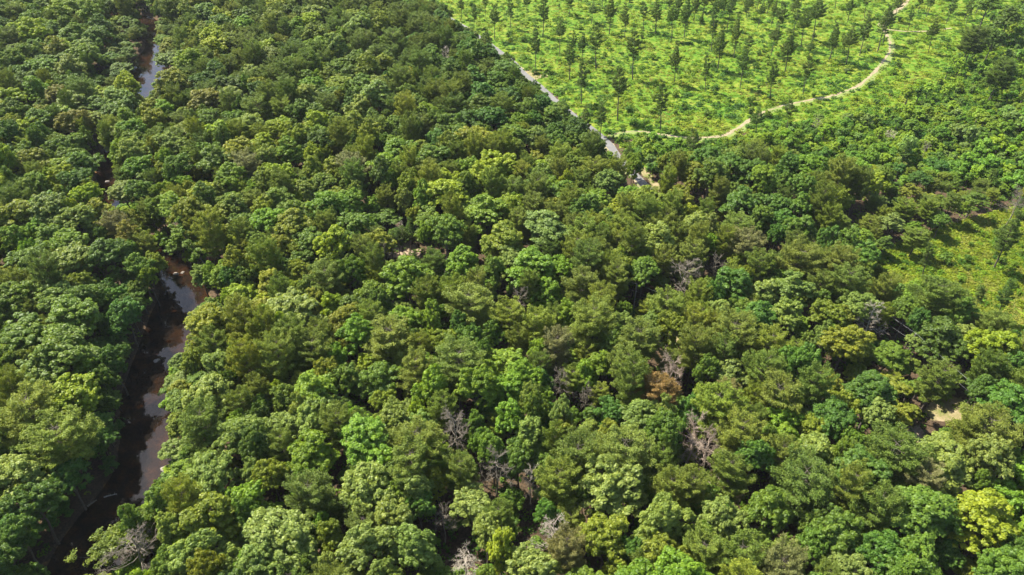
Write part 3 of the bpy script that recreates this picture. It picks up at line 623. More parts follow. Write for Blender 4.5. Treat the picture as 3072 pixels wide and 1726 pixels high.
# dead and half-dead trees: px, py of crown middle, crown height above ground, radius, style
DEAD = [
 (1336,158,14,2.6,'white',"slender white leafless snag with upright branches beside the dark pines near the road"),
 (2052,825,13,4.4,'grey',"big grey tangle of dead twigs behind the power pole"),
 (2150,790,13,2.4,'grey',"small grey dead pine right of the big grey twig tangle"),
 (2016,1112,13,3.6,'pink',"grey brown leafless crown behind the brown needled pine"),
 (1682,1135,11,2.6,'grey',"bare grey lower branches under a thin pine in the middle of the wood"),
 (1592,1420,10,2.2,'white',"forked white snag poking up behind the broad olive pine"),
 (1658,1592,11,3.0,'white',"bleached bare crown with dense pale branches near the bottom edge"),
 (1398,1698,11,3.2,'white',"bleached white bare crown cut by the bottom edge of the photo"),
 (2085,1290,14,3.8,'pink',"pinkish grey twiggy dead crown, upper of the touching pair"),
 (2118,1362,12,4.2,'pink',"pinkish grey dead tree with pale twisted limbs, lower of the touching pair"),
 (1489,1395,12,3.4,'grey',"half bare grey tree with white branches left of the broad olive pine"),
 (1366,1288,13,3.9,'grey',"dead grey umbrella shaped pine with a visible stem and bare lower limbs"),
 (410,1650,10,4.4,'grey',"half dead tree with long bare grey limbs on the right bank of the creek"),
 (1199,672,9,1.6,'white',"tiny white snag in the dark gap behind the bare pink clearing"),
 (2620,935,13,2.8,'white',"tree with bleached bare limbs at the edge of the right hand meadow"),
 (3058,600,13,3.0,'grey',"dark grey dead tree on the right edge above the meadow"),
 (2705,400,4,2.2,'white',"fallen pale dead stem leaning in the brush right of the track"),
 (1560,885,12,2.6,'grey',"greyish dying pine in the middle beside a small patch of tan soil"),
 (1760,1175,10,2.0,'grey',"small dead twiggy tree deep among the central pines"),
 (2780,440,5,1.8,'grey',"low grey leafless bush in the brush at the right"),
 (2450,370,5,1.8,'grey',"low greyish dead sapling below the sandy track"),
 (1330,1560,8,2.2,'grey',"dark bare understorey tree in the shaded gap near the bottom"),
 (1150,740,10,1.8,'grey',"dark stemmed dying pine left of the bare pink clearing"),
]
EXTRA = [   # living specials
 (1965,1180,13,4.4,'pine','X',"brown needled dying pine with a rusty crown among green pines"),
]
deadt = []
for (px, py, hc, r, st, lb) in DEAD:
    p = at(px, py, hc); r = r * 1.2; deadt.append(dict(x=p[0], y=p[1], r=r, h=hc + r * .8, kind='dead', t=st, label=lb))
for d in deadt:                                       # make room
    trees[:] = [t for t in trees if (t['x'] - d['x']) ** 2 + (t['y'] - d['y']) ** 2 > (.55 * (t['r'] + d['r'])) ** 2]
    young[:] = [t for t in young if (t['x'] - d['x']) ** 2 + (t['y'] - d['y']) ** 2 > (.6 * (t['r'] + d['r'])) ** 2]
for d in deadt:
    q0 = proj([[d['x'], d['y'], d['h'] - d['r']]])[0]; rr0 = d['r'] * F / q0[2]
    def covers(t):
        q = proj([[t['x'], t['y'], t['h'] - t['r']]])[0]; rr = t['r'] * F / q[2] * .9
        return q[2] < q0[2] and any((q0[0] + ox * rr0 - q[0]) ** 2 + (q0[1] + oy * rr0 - q[1]) ** 2 < rr * rr for ox, oy in ((0, 0), (0, .35), (-.4, 0), (.4, 0)))
    trees[:] = [t for t in trees if not covers(t)]
for (px, py, hc, r, k, tc, lb) in EXTRA:
    p = at(px, py, hc)
    trees[:] = [t for t in trees if (t['x'] - p[0]) ** 2 + (t['y'] - p[1]) ** 2 > (.6 * (t['r'] + r)) ** 2]
    trees.append(dict(x=p[0], y=p[1], r=r, h=hc + r, kind=k, t=tc, hand=True, label=lb))
# the power pole stands in a gap: keep crowns from hiding it
POLE_PX = (1895, 945)
pole_xy = at(1897, 950, 0)[:2]
def blocks(t, spots, f=.8):
    q = proj([[t['x'], t['y'], t['h'] - t['r']]])[0]; rr = t['r'] * F / q[2] * f
    if q[2] > proj([[*pole_xy, 5]])[0][2] + 2: return False
    return any((sx - q[0]) ** 2 + (sy - q[1]) ** 2 < rr * rr for sx, sy in spots)
polespots = [(1902, 885), (1900, 905), (1898, 925), (1875, 878), (1930, 890)]
trees = [t for t in trees if not blocks(t, polespots, 1.0)]

# low second growth in whatever gaps the canopy leaves
cell.clear()
for l in (trees, young, deadt):
    for t in l: put(dict(t, r=t['r'] * (.35 if t['kind'] == 'dead' else 1)))
for j_ in range(len(CREEK)):                           # leafy bushes hanging over both banks
    q = proj([[*CREEK[j_], 0]])[0]
    if q[1] < 640: break
    for sd_ in (-1, 1):
        nv = np.array([_cd[j_][1], -_cd[j_][0]]) * sd_
        for off in (.4, 2.6, 5.0):
            x, y = CREEK[j_] + nv * (_cw[j_] * .5 + off); r = random.uniform(1.5, 2.4); h = r * random.uniform(1.7, 2.6)
            if not free(x, y, r, .52) or crown_hits_open(x, y, r * .5, h): continue
            t = dict(x=x, y=y, r=r, h=h, kind='young', t=random.choice('TGDG' if sd_ < 0 else 'GBYK'), hand=False); young.append(t); put(t)
for (x, y) in cand[:26000]:
    if y > 330: continue
    q = proj([[x, y, 0]])[0]
    if inpoly_f(q[0:1], q[1:2], FIELD)[0] or inpoly_f(q[0:1], q[1:2], MEADOW)[0] or inpoly_f(q[0:1], q[1:2], BRUSH)[0]: continue
    r = random.uniform(1.5, 2.6); h = r * random.uniform(2.0, 3.2)
    if not free(x, y, r, .66): continue
    dc, wc = line_dist([x], [y], CREEK, _cw)
    if dc[0] < wc[0] * .5 + .5 or line_dist([x], [y], ROAD[:RI])[0] < 2.4 + r * .6: continue
    if math.hypot(x - pole_xy[0], y - pole_xy[1]) < 3 or crown_hits_open(x, y, r, h): continue
    t = dict(x=x, y=y, r=r, h=h, kind='young', t=random.choice('GBKTGU'), hand=False); young.append(t); put(t)

# ------------------------------------------------------------------ labels that single out one tree
MARKS = [
 ((430,230),'upper pond'),((320,530),'narrow dark creek bend'),((480,60),'far end of the creek'),((560,860),'sunlit creek shallows'),((470,1000),'shaded middle creek bend'),((440,1240),'orange creek shallows'),((300,1560),'dark lower creek pool'),((230,1700),'creek at the bottom edge'),
 ((625,775),'red creek bank'),((540,700),'leaning creek tree'),((1220,765),'bare pink clearing'),((1199,690),'tiny white snag'),((1336,190),'slender white snag'),((2052,850),'big grey twig tangle'),((1898,930),'power pole'),((2016,1030),'tan patch in the wood'),
 ((1965,1200),'brown dying pine'),((1366,1310),'grey umbrella pine'),((1489,1420),'half bare grey tree'),((1592,1440),'forked white snag'),((1658,1610),'bleached bare crown'),((1398,1710),'white bottom edge crown'),((2100,1340),'pinkish dead pair'),((410,1660),'half dead creekside tree'),
 ((2620,950),'white limbed tree'),((2850,1230),'tan roadside clearing'),((2740,1320),'stony gap'),((1920,545),'near end of the road'),((1800,405),'track and road junction'),((1660,305),'broken stretch of road'),((1560,220),'middle of the road'),((1441,117),'far stretch of road'),((1280,15),'road at the top edge'),
 ((2150,412),'lowest bend of the track'),((2330,322),'middle of the track'),((2600,240),'upper curve of the track'),((2670,130),'wide sandy track'),((2720,95),'sandy fork'),((2700,20),'sandy top edge patch'),((2790,800),'right hand meadow'),((3058,620),'dead right edge tree'),
 ((60,300),'upper left edge'),((60,700),'left edge'),((60,1100),'lower left edge'),((60,1500),'bottom left corner'),((100,40),'top left corner'),((900,40),'upper left pines'),((1050,200),'dark pine stand'),((750,250),'wood right of the pond'),((760,560),'left central canopy'),((1060,480),'upper central canopy'),((1500,560),'canopy below the road'),((860,860),'canopy beyond the shallows'),((820,1180),'lower left canopy'),((720,1450),'slope right of the creek'),((1000,1600),'left bottom canopy'),((1100,1050),'central canopy'),((1497,890),'small tan soil patch'),((1700,760),'canopy left of the pole'),
 ((2250,650),'dark roadside canopy'),((2480,700),'canopy before the meadow'),((2330,1000),'right central canopy'),((2300,1500),'lower right canopy'),((2650,1620),'right bottom edge'),((3000,1620),'bottom right corner'),((3000,1400),'lower right edge'),((3010,1120),'right edge below meadow'),((2560,1350),'canopy before the stones'),((1900,1600),'right bottom canopy'),((1750,1050),'deep central pines'),
 ((2900,450),'brush at the right'),((3010,250),'upper right edge'),((2500,480),'brush below the track'),((3030,40),'top right corner'),((1900,60),'upper field'),((2150,150),'middle field'),((2400,80),'pine dotted field'),((2450,200),'field left of the track'),((1750,230),'field beside the road'),((2000,300),'lower field'),((2880,150),'field past the track'),
]
ORD = ['nearest', 'second', 'third', 'fourth', 'fifth', 'sixth', 'seventh', 'eighth', 'ninth', 'tenth', 'eleventh', 'twelfth', 'thirteenth', 'fourteenth', 'fifteenth', 'sixteenth', 'seventeenth', 'eighteenth', 'nineteenth', 'twentieth']
def label_all(lst, noun):
    mk = np.array([m[0] for m in MARKS], float); used = {}
    B = {}
    for t in lst:
        if t.get('label'): continue
        q = proj([[t['x'], t['y'], t['h'] * .7]])[0]; t['q'] = q
        d = np.hypot((mk[:, 0] - q[0]), (mk[:, 1] - q[1]) * 1.35); i = int(d.argmin()); dx, dy = q[0] - mk[i][0], (q[1] - mk[i][1]) * 1.35
        s = ('right of' if dx > 0 else 'left of') if abs(dx) > abs(dy) else ('in front of' if dy > 0 else 'behind')
        B.setdefault((i, s), []).append((d[i], id(t), t))
    for (i, s), l in B.items():
        l.sort(key=lambda a: (a[0], a[1]))
        for k, (_, _, t) in enumerate(l):
            sz = t.get('size', '')
            nm = noun(t); o = ORD[k] if k < len(ORD) else 'outlying'
            t['label'] = f"{nm}, {o} {s} the {MARKS[i][1]}"
def wsize(t): q = proj([[t['x'], t['y'], t['h'] * .7]])[0]; return t['r'] / q[2]
def inframe(t, m=10):
    q = proj([[t['x'] - t['r'], t['y'], t['h'] * .7], [t['x'] + t['r'], t['y'], t['h'] * .7], [t['x'], t['y'], t['h']], [t['x'], t['y'], t['h'] * .45]])
    return q[1][0] > m and q[0][0] < 3072 - m and q[3][1] > m and q[2][1] < 1726 - m
for t in trees:                                        # low growth at the meadow's edge, and sun on the bare patches
    pm = [proj([[t['x'] + ox, t['y'] + oy, 0]])[0] for ox, oy in ((8, 0), (14, 0), (13, -8), (0, -8), (6, -6), (0, 6))]
    if any(inpoly_f(q[0:1], q[1:2], MEADOW)[0] for q in pm): t['h'] *= .52; t['r'] *= .75
_dc = line_dist([t['x'] for t in trees], [t['y'] for t in trees], CREEK)
for t, d_ in zip(trees, _dc):                          # low growth round the upper pond
    q = proj([[t['x'], t['y'], 0]])[0]
    if 100 < q[1] < 345 and q[0] < 620 and d_ < 19: t['h'] *= .55; t['r'] *= .85
SCRUB = [(2150,440),(3200,400),(3200,640),(2950,640),(2700,640),(2450,590),(2250,540)]
for t in trees:                                        # half grown trees on the slope below the track
    q = proj([[t['x'], t['y'], 0]])[0]
    if inpoly_f(q[0:1], q[1:2], SCRUB)[0]:
        t['h'] *= .6; t['r'] *= .74
        if t['t'] in 'MDT' and random.random() < .6: t['t'] = random.choice('BYU') if t['kind'] == 'broadleaf' else 'U'
for P_, k_ in CLEAR:
    if k_ == 4: continue
    c_ = at(sum(a for a, b in P_) / len(P_), sum(b for a, b in P_) / len(P_))[:2]
    for t in trees:
        if not t.get('label') and min(math.hypot(t['x'] - c_[0] + SH[0] * f_, t['y'] - c_[1] + SH[1] * f_) for f_ in (4, 8, 12)) < 5.5: t['h'] *= .5; t['r'] *= .78
# is it in view at all?  a coarse depth sort over the picture, counting each crown's own cells
allt = trees + young + deadt
order = sorted(range(len(allt)), key=lambda i: -proj([[allt[i]['x'], allt[i]['y'], 10]])[0][2])
CW = 12; buf = np.full((1726 // CW + 1, 3072 // CW + 1), -1)
for i in order:
    t = allt[i]; q = proj([[t['x'], t['y'], t['h'] - t['r']]])[0]; rr = t['r'] * F / q[2] * .92
    y0, y1 = int((q[1] - rr) // CW), int((q[1] + rr) // CW); x0, x1 = int((q[0] - rr) // CW), int((q[0] + rr) // CW)
    for gy_ in range(max(0, y0), min(buf.shape[0], y1 + 1)):
        for gx_ in range(max(0, x0), min(buf.shape[1], x1 + 1)):
            if ((gx_ + .5) * CW - q[0]) ** 2 + ((gy_ + .5) * CW - q[1]) ** 2 < rr * rr: buf[gy_, gx_] = i
cnt = np.bincount(buf[buf >= 0].ravel(), minlength=len(allt))
for i, t in enumerate(allt): t['cells'] = int(cnt[i])
def split(kind, src, n):
    v = [t for t in src if t['kind'] == kind and inframe(t) and t['cells'] >= 3]
    v.sort(key=lambda t: -t['cells'] if 'cells' in t else 0); v.sort(key=lambda t: not t.get('label'))
    ind = v[:n]; ids = set(map(id, ind)); return ind, [t for t in src if t['kind'] == kind and id(t) not in ids]
b_ind, b_rest = split('broadleaf', trees, 300)
p_ind, p_rest = split('pine', trees, 300 - len(fpines))
y_ind, y_rest = split('young', young, 230)
def szw(t): return 'broad' if t['r'] > 4.6 else ('small' if t['r'] < 3.2 else 'full')
label_all(b_ind, lambda t: f"{szw(t)} {TNAME[t['t']]} broadleaf tree")
label_all(p_ind, lambda t: f"{szw(t)} {TNAME[t['t']]} pine")
label_all(y_ind, lambda t: f"low {TNAME[t['t']]} young tree")
label_all(fpines, lambda t: ("tall" if t['h'] > 16 else "short") + " bare stemmed pine standing apart")
label_all(shrubs, lambda t: f"{TNAME[t['t']]} shrub")

# ------------------------------------------------------------------ building the individuals
def jit(c, a=.13, r=random):
    f = 1 + r.uniform(-a, a); return [c[0] * f * (1 + r.uniform(-a, a) * .8), c[1] * f, c[2] * f * (1 + r.uniform(-a, a))]
def tree_thing(name, cat, t, crown, trunk, R0, H0, group, pn=('crown', 'trunk'), zrot=None, tilt=(0, 0)):
    e = bpy.data.objects.new(name, None); col.objects.link(e); e.empty_display_size = .5
    e.location = (t['x'], t['y'], gz(t['x'], t['y'])); e.rotation_euler = (tilt[0], tilt[1], random.uniform(0, 6.28) if zrot is None else zrot)
    s = t['r'] / R0; k_ = random.uniform(.86, 1.16); e.scale = (s * k_, s / k_, t['h'] / H0)
    if cat == 'broadleaf tree': e.rotation_euler[0] = random.gauss(0, .05); e.rotation_euler[1] = random.gauss(0, .05)
    e['label'] = ' '.join(t['label'].replace(' tree, ', ', ').split()) if len(t['label'].split()) > 16 else t['label']; e['category'] = cat; e['group'] = group
    a = bpy.data.objects.new(pn[0], crown); col.objects.link(a); a.parent = e
    b = bpy.data.objects.new(pn[1], trunk); col.objects.link(b); b.parent = e
    if 'tint' in t: a['tint'] = t['tint']
    return e, a, b
random.seed(11)
for l in (trees, young, shrubs, fpines):
    for t in l: t['tint'] = jit(TINT[t['t']]); t['var'] = random.randrange(1000)
for t in young: k_ = random.uniform(.92, 1.12); t['tint'] = [t['tint'][0] * .86 * k_, t['tint'][1] * k_, t['tint'][2] * k_]
BR = [(5.0, 17.0)] * NB
proto = {}
for t in b_ind:
    k = t['var'] % NB; e, a, b = tree_thing('broadleaf_tree', 'broadleaf tree', t, BL[k][0], BL[k][1], 4.75, 17.0, 'broadleaf trees of the wood'); proto.setdefault(('b', k), (a, b))
for t in p_ind:
    k = t['var'] % NP; e, a, b = tree_thing('pine_tree', 'pine tree', t, PN[k][0], PN[k][1], 4.5, 18.0, 'pines of the wood'); proto.setdefault(('p', k), (a, b))
for t in fpines:
    k = t['var'] % 5; e, a, b = tree_thing('pine_tree', 'pine tree', t, FP[k][0], FP[k][1], 2.65, 18.0, 'pines standing apart in the open', zrot=0, tilt=(0, math.atan2(t['lean'], t['h']))); proto.setdefault(('f', k), (a, b))
for t in y_ind:
    k = t['var'] % 4; e, a, b = tree_thing('young_tree', 'young tree', t, SP[k][0], SP[k][1], 2.6, 6.5, 'young trees in the brush'); proto.setdefault(('y', k), (a, b))

# shrubs: one foliage mesh and a few stems
def shrub_meshes(seed):
    r = np.random.default_rng(seed); cen = []; nor = []; var = []; T = Tubes()
    for i in range(9):
        a = i * 2.4; rr = r.uniform(.1, .72); c = np.array([math.cos(a) * rr, math.sin(a) * rr, r.uniform(.45, .95) * (1.15 - rr * .6)])
        T.add(bend((0, 0, -.1), c, r, 3, .05), np.array([.04, .03, .012]), 3)
        k = 60; e = unit(r.normal(size=(k, 3))); e[:, 2] = np.abs(e[:, 2]) * .9 - .15
        cen.append(c + e * r.uniform(.22, .42, (k, 1))); nor.append(e + np.array([0, 0, .5]) + r.normal(size=(k, 3)) * .5); var.append(np.clip(r.uniform(.3, .7) + r.normal(size=k) * .15, 0, 1))
    cen = np.concatenate(cen); ln = r.uniform(.07, .14, len(cen)); V, Q = blades(cen, np.concatenate(nor), ln, ln * .7, r)
    return mesh_np('shrub_foliage', V, Q, M['under'], np.concatenate(var)), T.mesh('shrub_stem', M['bark'])
SH_M = [shrub_meshes(500 + i) for i in range(5)]
for t in shrubs:
    k = t['var'] % 5; tree_thing('shrub', 'shrub', t, SH_M[k][0], SH_M[k][1], 1.0, 1.1, 'shrubs scattered over the open field', ('foliage', 'stem'))

# dead trees
DSTY = dict(white=('deadwhite', 3, .9), grey=('deadgrey', 3, 1.0), pink=('deadpink', 3, 1.05))
DM = {}
for st, (mm, fine, spd) in DSTY.items():
    DM[st] = [dead_meshes(600 + 17 * i + len(st), 3.6, 15.0, fine, mm, name='dead_' + st, spread=spd, crownfrac=.5 if st != 'white' else .62, n1=12 if st != 'white' else 16) for i in range(2)]
for i, t in enumerate(deadt):
    bm_, tm_ = DM[t['t']][i % 2]
    tree_thing('dead_tree', 'dead tree', t, bm_, tm_, 3.6, 15.0, 'dead and dying trees', ('bare_branches', 'trunk'), tilt=(0, 1.0) if 'fallen' in t['label'] else (0, 0))

# ------------------------------------------------------------------ the remaining trees: one object per kind
def scatter(name, pts, protos, H0, R0, label, cat, group=None):
    n = len(pts)
    if not n: return
    me = bpy.data.meshes.new(name); me.vertices.add(n)
    gzs = ground_z(np.array([t['x'] for t in pts]), np.array([t['y'] for t in pts]))
    me.vertices.foreach_set('co', np.array([[t['x'], t['y'], z] for t, z in zip(pts, gzs)], np.float32).ravel())
    def at_(nm, typ, val, f='value'):
        a = me.attributes.new(nm, typ, 'POINT'); a.data.foreach_set(f, np.asarray(val).ravel())
    at_('tint', 'FLOAT_VECTOR', np.array([t['tint'] for t in pts], np.float32), 'vector')
    at_('sc', 'FLOAT_VECTOR', np.array([[t['r'] / R0, t['r'] / R0, t['h'] / H0] for t in pts], np.float32), 'vector')
    at_('rz', 'FLOAT', np.array([random.uniform(0, 6.28) for t in pts], np.float32))
    at_('var', 'INT', np.array([t['var'] % len(protos) for t in pts], np.int32))
    o = obj(name, me, kind='stuff', label=label, category=cat)
    g = bpy.data.node_groups.new(name, 'GeometryNodeTree')
    g.interface.new_socket('Geometry', in_out='INPUT', socket_type='NodeSocketGeometry'); g.interface.new_socket('Geometry', in_out='OUTPUT', socket_type='NodeSocketGeometry')
    gi = g.nodes.new('NodeGroupInput'); go = g.nodes.new('NodeGroupOutput'); L = g.links
    jn = g.nodes.new('GeometryNodeJoinGeometry')
    def named(nm, typ):
        k = g.nodes.new('GeometryNodeInputNamedAttribute'); k.data_type = typ; k.inputs['Name'].default_value = nm; return k.outputs['Attribute']
    cr = g.nodes.new('ShaderNodeCombineXYZ'); L.new(named('rz', 'FLOAT'), cr.inputs['Z'])
    for k, (a, b) in enumerate(protos):
        j2 = g.nodes.new('GeometryNodeJoinGeometry')
        for q in (a, b):
            oi = g.nodes.new('GeometryNodeObjectInfo'); oi.transform_space = 'ORIGINAL'; oi.inputs['Object'].default_value = q; L.new(oi.outputs['Geometry'], j2.inputs[0])
        iop = g.nodes.new('GeometryNodeInstanceOnPoints'); L.new(gi.outputs[0], iop.inputs['Points']); L.new(j2.outputs[0], iop.inputs['Instance'])
        cmp_ = g.nodes.new('FunctionNodeCompare'); cmp_.data_type = 'INT'; cmp_.operation = 'EQUAL'; L.new(named('var', 'INT'), cmp_.inputs[2]); cmp_.inputs[3].default_value = k
        L.new(cmp_.outputs[0], iop.inputs['Selection']); L.new(cr.outputs[0], iop.inputs['Rotation']); L.new(named('sc', 'FLOAT_VECTOR'), iop.inputs['Scale'])
        L.new(iop.outputs[0], jn.inputs[0])
    L.new(jn.outputs[0], go.inputs[0])
    md = o.modifiers.new('scatter', 'NODES'); md.node_group = g
    return o
scatter('distant_broadleaf_wood', b_rest, [proto[('b', k)] for k in range(NB) if ('b', k) in proto], 17.0, 4.75, 'mass of green broadleaf trees filling the far wood', 'wood')
scatter('distant_pine_wood', p_rest, [proto[('p', k)] for k in range(NP) if ('p', k) in proto], 18.0, 4.5, 'mass of olive pines filling the far wood', 'wood')
scatter('distant_young_growth', y_rest, [proto[('y', k)] for k in range(4) if ('y', k) in proto], 6.5, 2.6, 'thicket of young trees right of the sandy track', 'thicket')

# ------------------------------------------------------------------ undergrowth (nobody could count it)
def carpet(name, n, polys, label, cat, seed, size=(.5, 1.2), hgt_=.55, keep=None, leaf=.26, k=14, tints=None, zone=None):
    r = np.random.default_rng(seed); P = []
    tot = 0
    while tot < n:
        yv = 40 + 460 * r.random(200000) ** .8; half = (yv + 70) * .80 + 20; xv = (r.random(200000) * 2 - 1) * half
        q = proj(np.stack([xv, yv, np.zeros_like(xv)], 1)); m = np.zeros(len(xv), bool)
        for S in polys: m |= inpoly_f(q[:, 0], q[:, 1], S)
        m &= r.random(len(xv)) < np.clip((190 / yv) ** .9, 0, 1)
        if zone is not None: m &= zone(xv, yv)
        P.append(np.stack([xv[m], yv[m]], 1)); tot += m.sum()
        if len(P) > 40: break
    P = np.concatenate(P)[:n]
    d = np.minimum(line_dist(P[:, 0], P[:, 1], ROAD) - 2.6, np.minimum(line_dist(P[:, 0], P[:, 1], PATH) - 1.3, line_dist(P[:, 0], P[:, 1], SPUR) - .8)); P = P[d > 0]
    n = len(P); z = ground_z(P[:, 0], P[:, 1]); s = r.uniform(size[0], size[1], n) * (1 + .6 * (r.random(n) < .12))
    cen = np.repeat(np.c_[P, z], k, 0); ss = np.repeat(s, k)
    e = r.normal(size=(n * k, 3)); e[:, 2] = np.abs(e[:, 2]); e = unit(e)
    cen = cen + e * ss[:, None] * np.array([1, 1, hgt_]) * r.uniform(.5, 1, (n * k, 1))
    nor = e * .5 + np.array([0, 0, .8]) + r.normal(size=(n * k, 3)) * .45; ln = r.uniform(.6, 1.3, n * k) * leaf * (.7 + .5 * ss)
    V, Q = blades(cen, nor, ln, ln * .62, r)
    # patchy colour: clumps of different plants
    pat = np.sin(P[:, 0] * .11 + np.sin(P[:, 1] * .07) * 2) + np.sin(P[:, 1] * .13 + P[:, 0] * .05 + 1) + 1.1 * np.sin(P[:, 0] * .31 + 2 * np.sin(P[:, 1] * .19)) + r.normal(size=n) * .6
    tt = np.asarray(tints); ti = np.clip(((pat + 2.6) / 5.2 * len(tt)).astype(int), 0, len(tt) - 1); tc = tt[ti] * r.uniform(.78, 1.22, (n, 1))
    me = mesh_np(name, V, Q, M['carpet'], np.clip(np.repeat(r.uniform(.3, .7, n), k) + r.normal(size=n * k) * .15, 0, 1))
    a = me.attributes.new('tint', 'FLOAT_VECTOR', 'FACE'); a.data.foreach_set('vector', np.repeat(tc, k, 0).astype(np.float32).ravel())
    return obj(name, me, kind='stuff', label=label, category=cat)
M['carpet'] = leaf_mat('carpet_leaves', .42, .2, .6, .40)
for nn in M['carpet'].node_tree.nodes:
    if nn.type == 'ATTRIBUTE' and nn.attribute_name == 'tint': nn.attribute_type = 'GEOMETRY'
GT = [(.055,.125,.010), (.085,.165,.008), (.125,.195,.008), (.165,.215,.010), (.185,.22,.018), (.205,.215,.035)]
GB = [(.045,.115,.010), (.07,.15,.010), (.10,.185,.008), (.13,.21,.008), (.165,.22,.010)]
carpet('field_undergrowth', 17000, [FIELD], 'bright green ferns and weeds covering the open field', 'undergrowth', 21, tints=GT, size=(.4, 1.0), k=14)
carpet('field_bushes', 2300, [FIELD], 'low leafy saplings and bramble clumps dotting the open field', 'undergrowth', 31, tints=GB, size=(1.0, 2.1), hgt_=.75, k=54, leaf=.26)
carpet('brush_bushes', 2200, [BRUSH], 'leafy bramble clumps in the brush right of the track', 'undergrowth', 32, tints=GB, size=(1.0, 2.0), hgt_=.8, k=54, leaf=.26)
carpet('meadow_undergrowth', 7000, [MEADOW], 'yellow green weeds covering the meadow at the right', 'undergrowth', 22, tints=GT[2:], size=(.35, .9))
carpet('meadow_bushes', 260, [MEADOW], 'leafy bramble clumps dotting the right hand meadow', 'undergrowth', 33, tints=GB[1:], size=(.8, 1.6), hgt_=.7, k=60, leaf=.22)
carpet('brush_undergrowth', 9000, [BRUSH], 'leafy brush between the young trees at the right', 'undergrowth', 23, tints=GT[:4], size=(.6, 1.4), hgt_=.8)
WHOLE = [(-400,-60),(3500,-60),(3500,1900),(-400,1900)]
dfun = lambda x, y: (lambda q: ~(inpoly_f(q[:, 0], q[:, 1], FIELD) | inpoly_f(q[:, 0], q[:, 1], MEADOW) | ((inpoly_f(q[:, 0], q[:, 1], CLEAR[0][0]) | inpoly_f(q[:, 0], q[:, 1], CLEAR[3][0])) & (np.sin(x * 3.1 + y * 2.3) < -.1))))(proj(np.stack([x, y, 0 * x], 1))) & ((lambda dw: dw[0] > dw[1] * .5 + 1.2)(line_dist(x, y, CREEK, _cw)))
carpet('forest_understorey', 15000, [WHOLE], 'low green plants and saplings under the forest trees', 'understorey', 24, tints=GT[:3], size=(.7, 1.6), hgt_=.9, k=12, zone=dfun)

# ------------------------------------------------------------------ thin summer haze
def haze(density):
    V = [(x, y, z) for x in (-700, 760) for y in (-60, 760) for z in (-3.2, 126)]
    me = bpy.data.meshes.new('haze'); me.from_pydata(V, [], [(0, 1, 3, 2), (4, 6, 7, 5), (0, 4, 5, 1), (2, 3, 7, 6), (0, 2, 6, 4), (1, 5, 7, 3)])
    m, n, out = mat('thin_haze'); v = node(n, 'ShaderNodeVolumePrincipled'); v.inputs['Color'].default_value = (.88, .92, .95, 1); v.inputs['Density'].default_value = density
    n.links.new(v.outputs[0], out.inputs['Volume']); me.materials.append(m)
    obj('haze', me, kind='stuff', label='thin pale summer haze over the valley', category='haze')
haze(.00004)
C.cycles.volume_bounces = 0

# ------------------------------------------------------------------ the leaning tree over the creek
def leaning_tree():
    r = np.random.default_rng(77); b = at(664, 868, 0)[:2]; t = at(520, 668, 15)
    e = bpy.data.objects.new('leaning_tree', None); col.objects.link(e); e.location = (b[0], b[1], gz(*b))
    e['label'] = 'bright yellow green tree leaning left over the creek shallows'; e['category'] = 'broadleaf tree'
    top = np.array([t[0] - b[0], t[1] - b[1], 15]); T = Tubes(); P = bend((0, 0, -.5), top, r, 9, .0, .10); T.add(P, np.linspace(.34, .06, 9), 7)
    cen = []; nor = []; var = []
    for i in range(44):
        s = r.uniform(.30, 1.0); c = np.array([np.interp(s, np.linspace(0, 1, 9), P[:, m]) for m in range(3)])
        d = unit(np.array([r.normal(), r.normal(), r.uniform(-.1, .8)])); ln = r.uniform(1.8, 4.0) * (1.15 - s * .5); B = bend(c, c + d * ln, r, 4, .08)
        T.add(B, np.linspace(.06, .012, 4), 3)
        for q in range(5):
            cc = B[0] + (B[-1] - B[0]) * r.uniform(.35, 1.05); k = 34
            ee = unit(r.normal(size=(k, 3))); cen.append(cc + ee * r.uniform(.2, .75, (k, 1)) * np.array([1, 1, .6])); nor.append(ee * .5 + np.array([0, 0, .8]) + r.normal(size=(k, 3)) * .4); var.append(np.clip(r.uniform(.3, .8) + r.normal(size=k) * .15, 0, 1))
    cen = np.concatenate(cen); ln = r.uniform(.15, .28, len(cen)); V, Q = blades(cen, np.concatenate(nor), ln, ln * .6, r)
    a = obj('crown', mesh_np('leaning_crown', V, Q, M['leaf'], np.concatenate(var)), e); a['tint'] = [.115, .185, .020]
    obj('trunk', T.mesh('leaning_trunk', M['bark']), e)
leaning_tree()

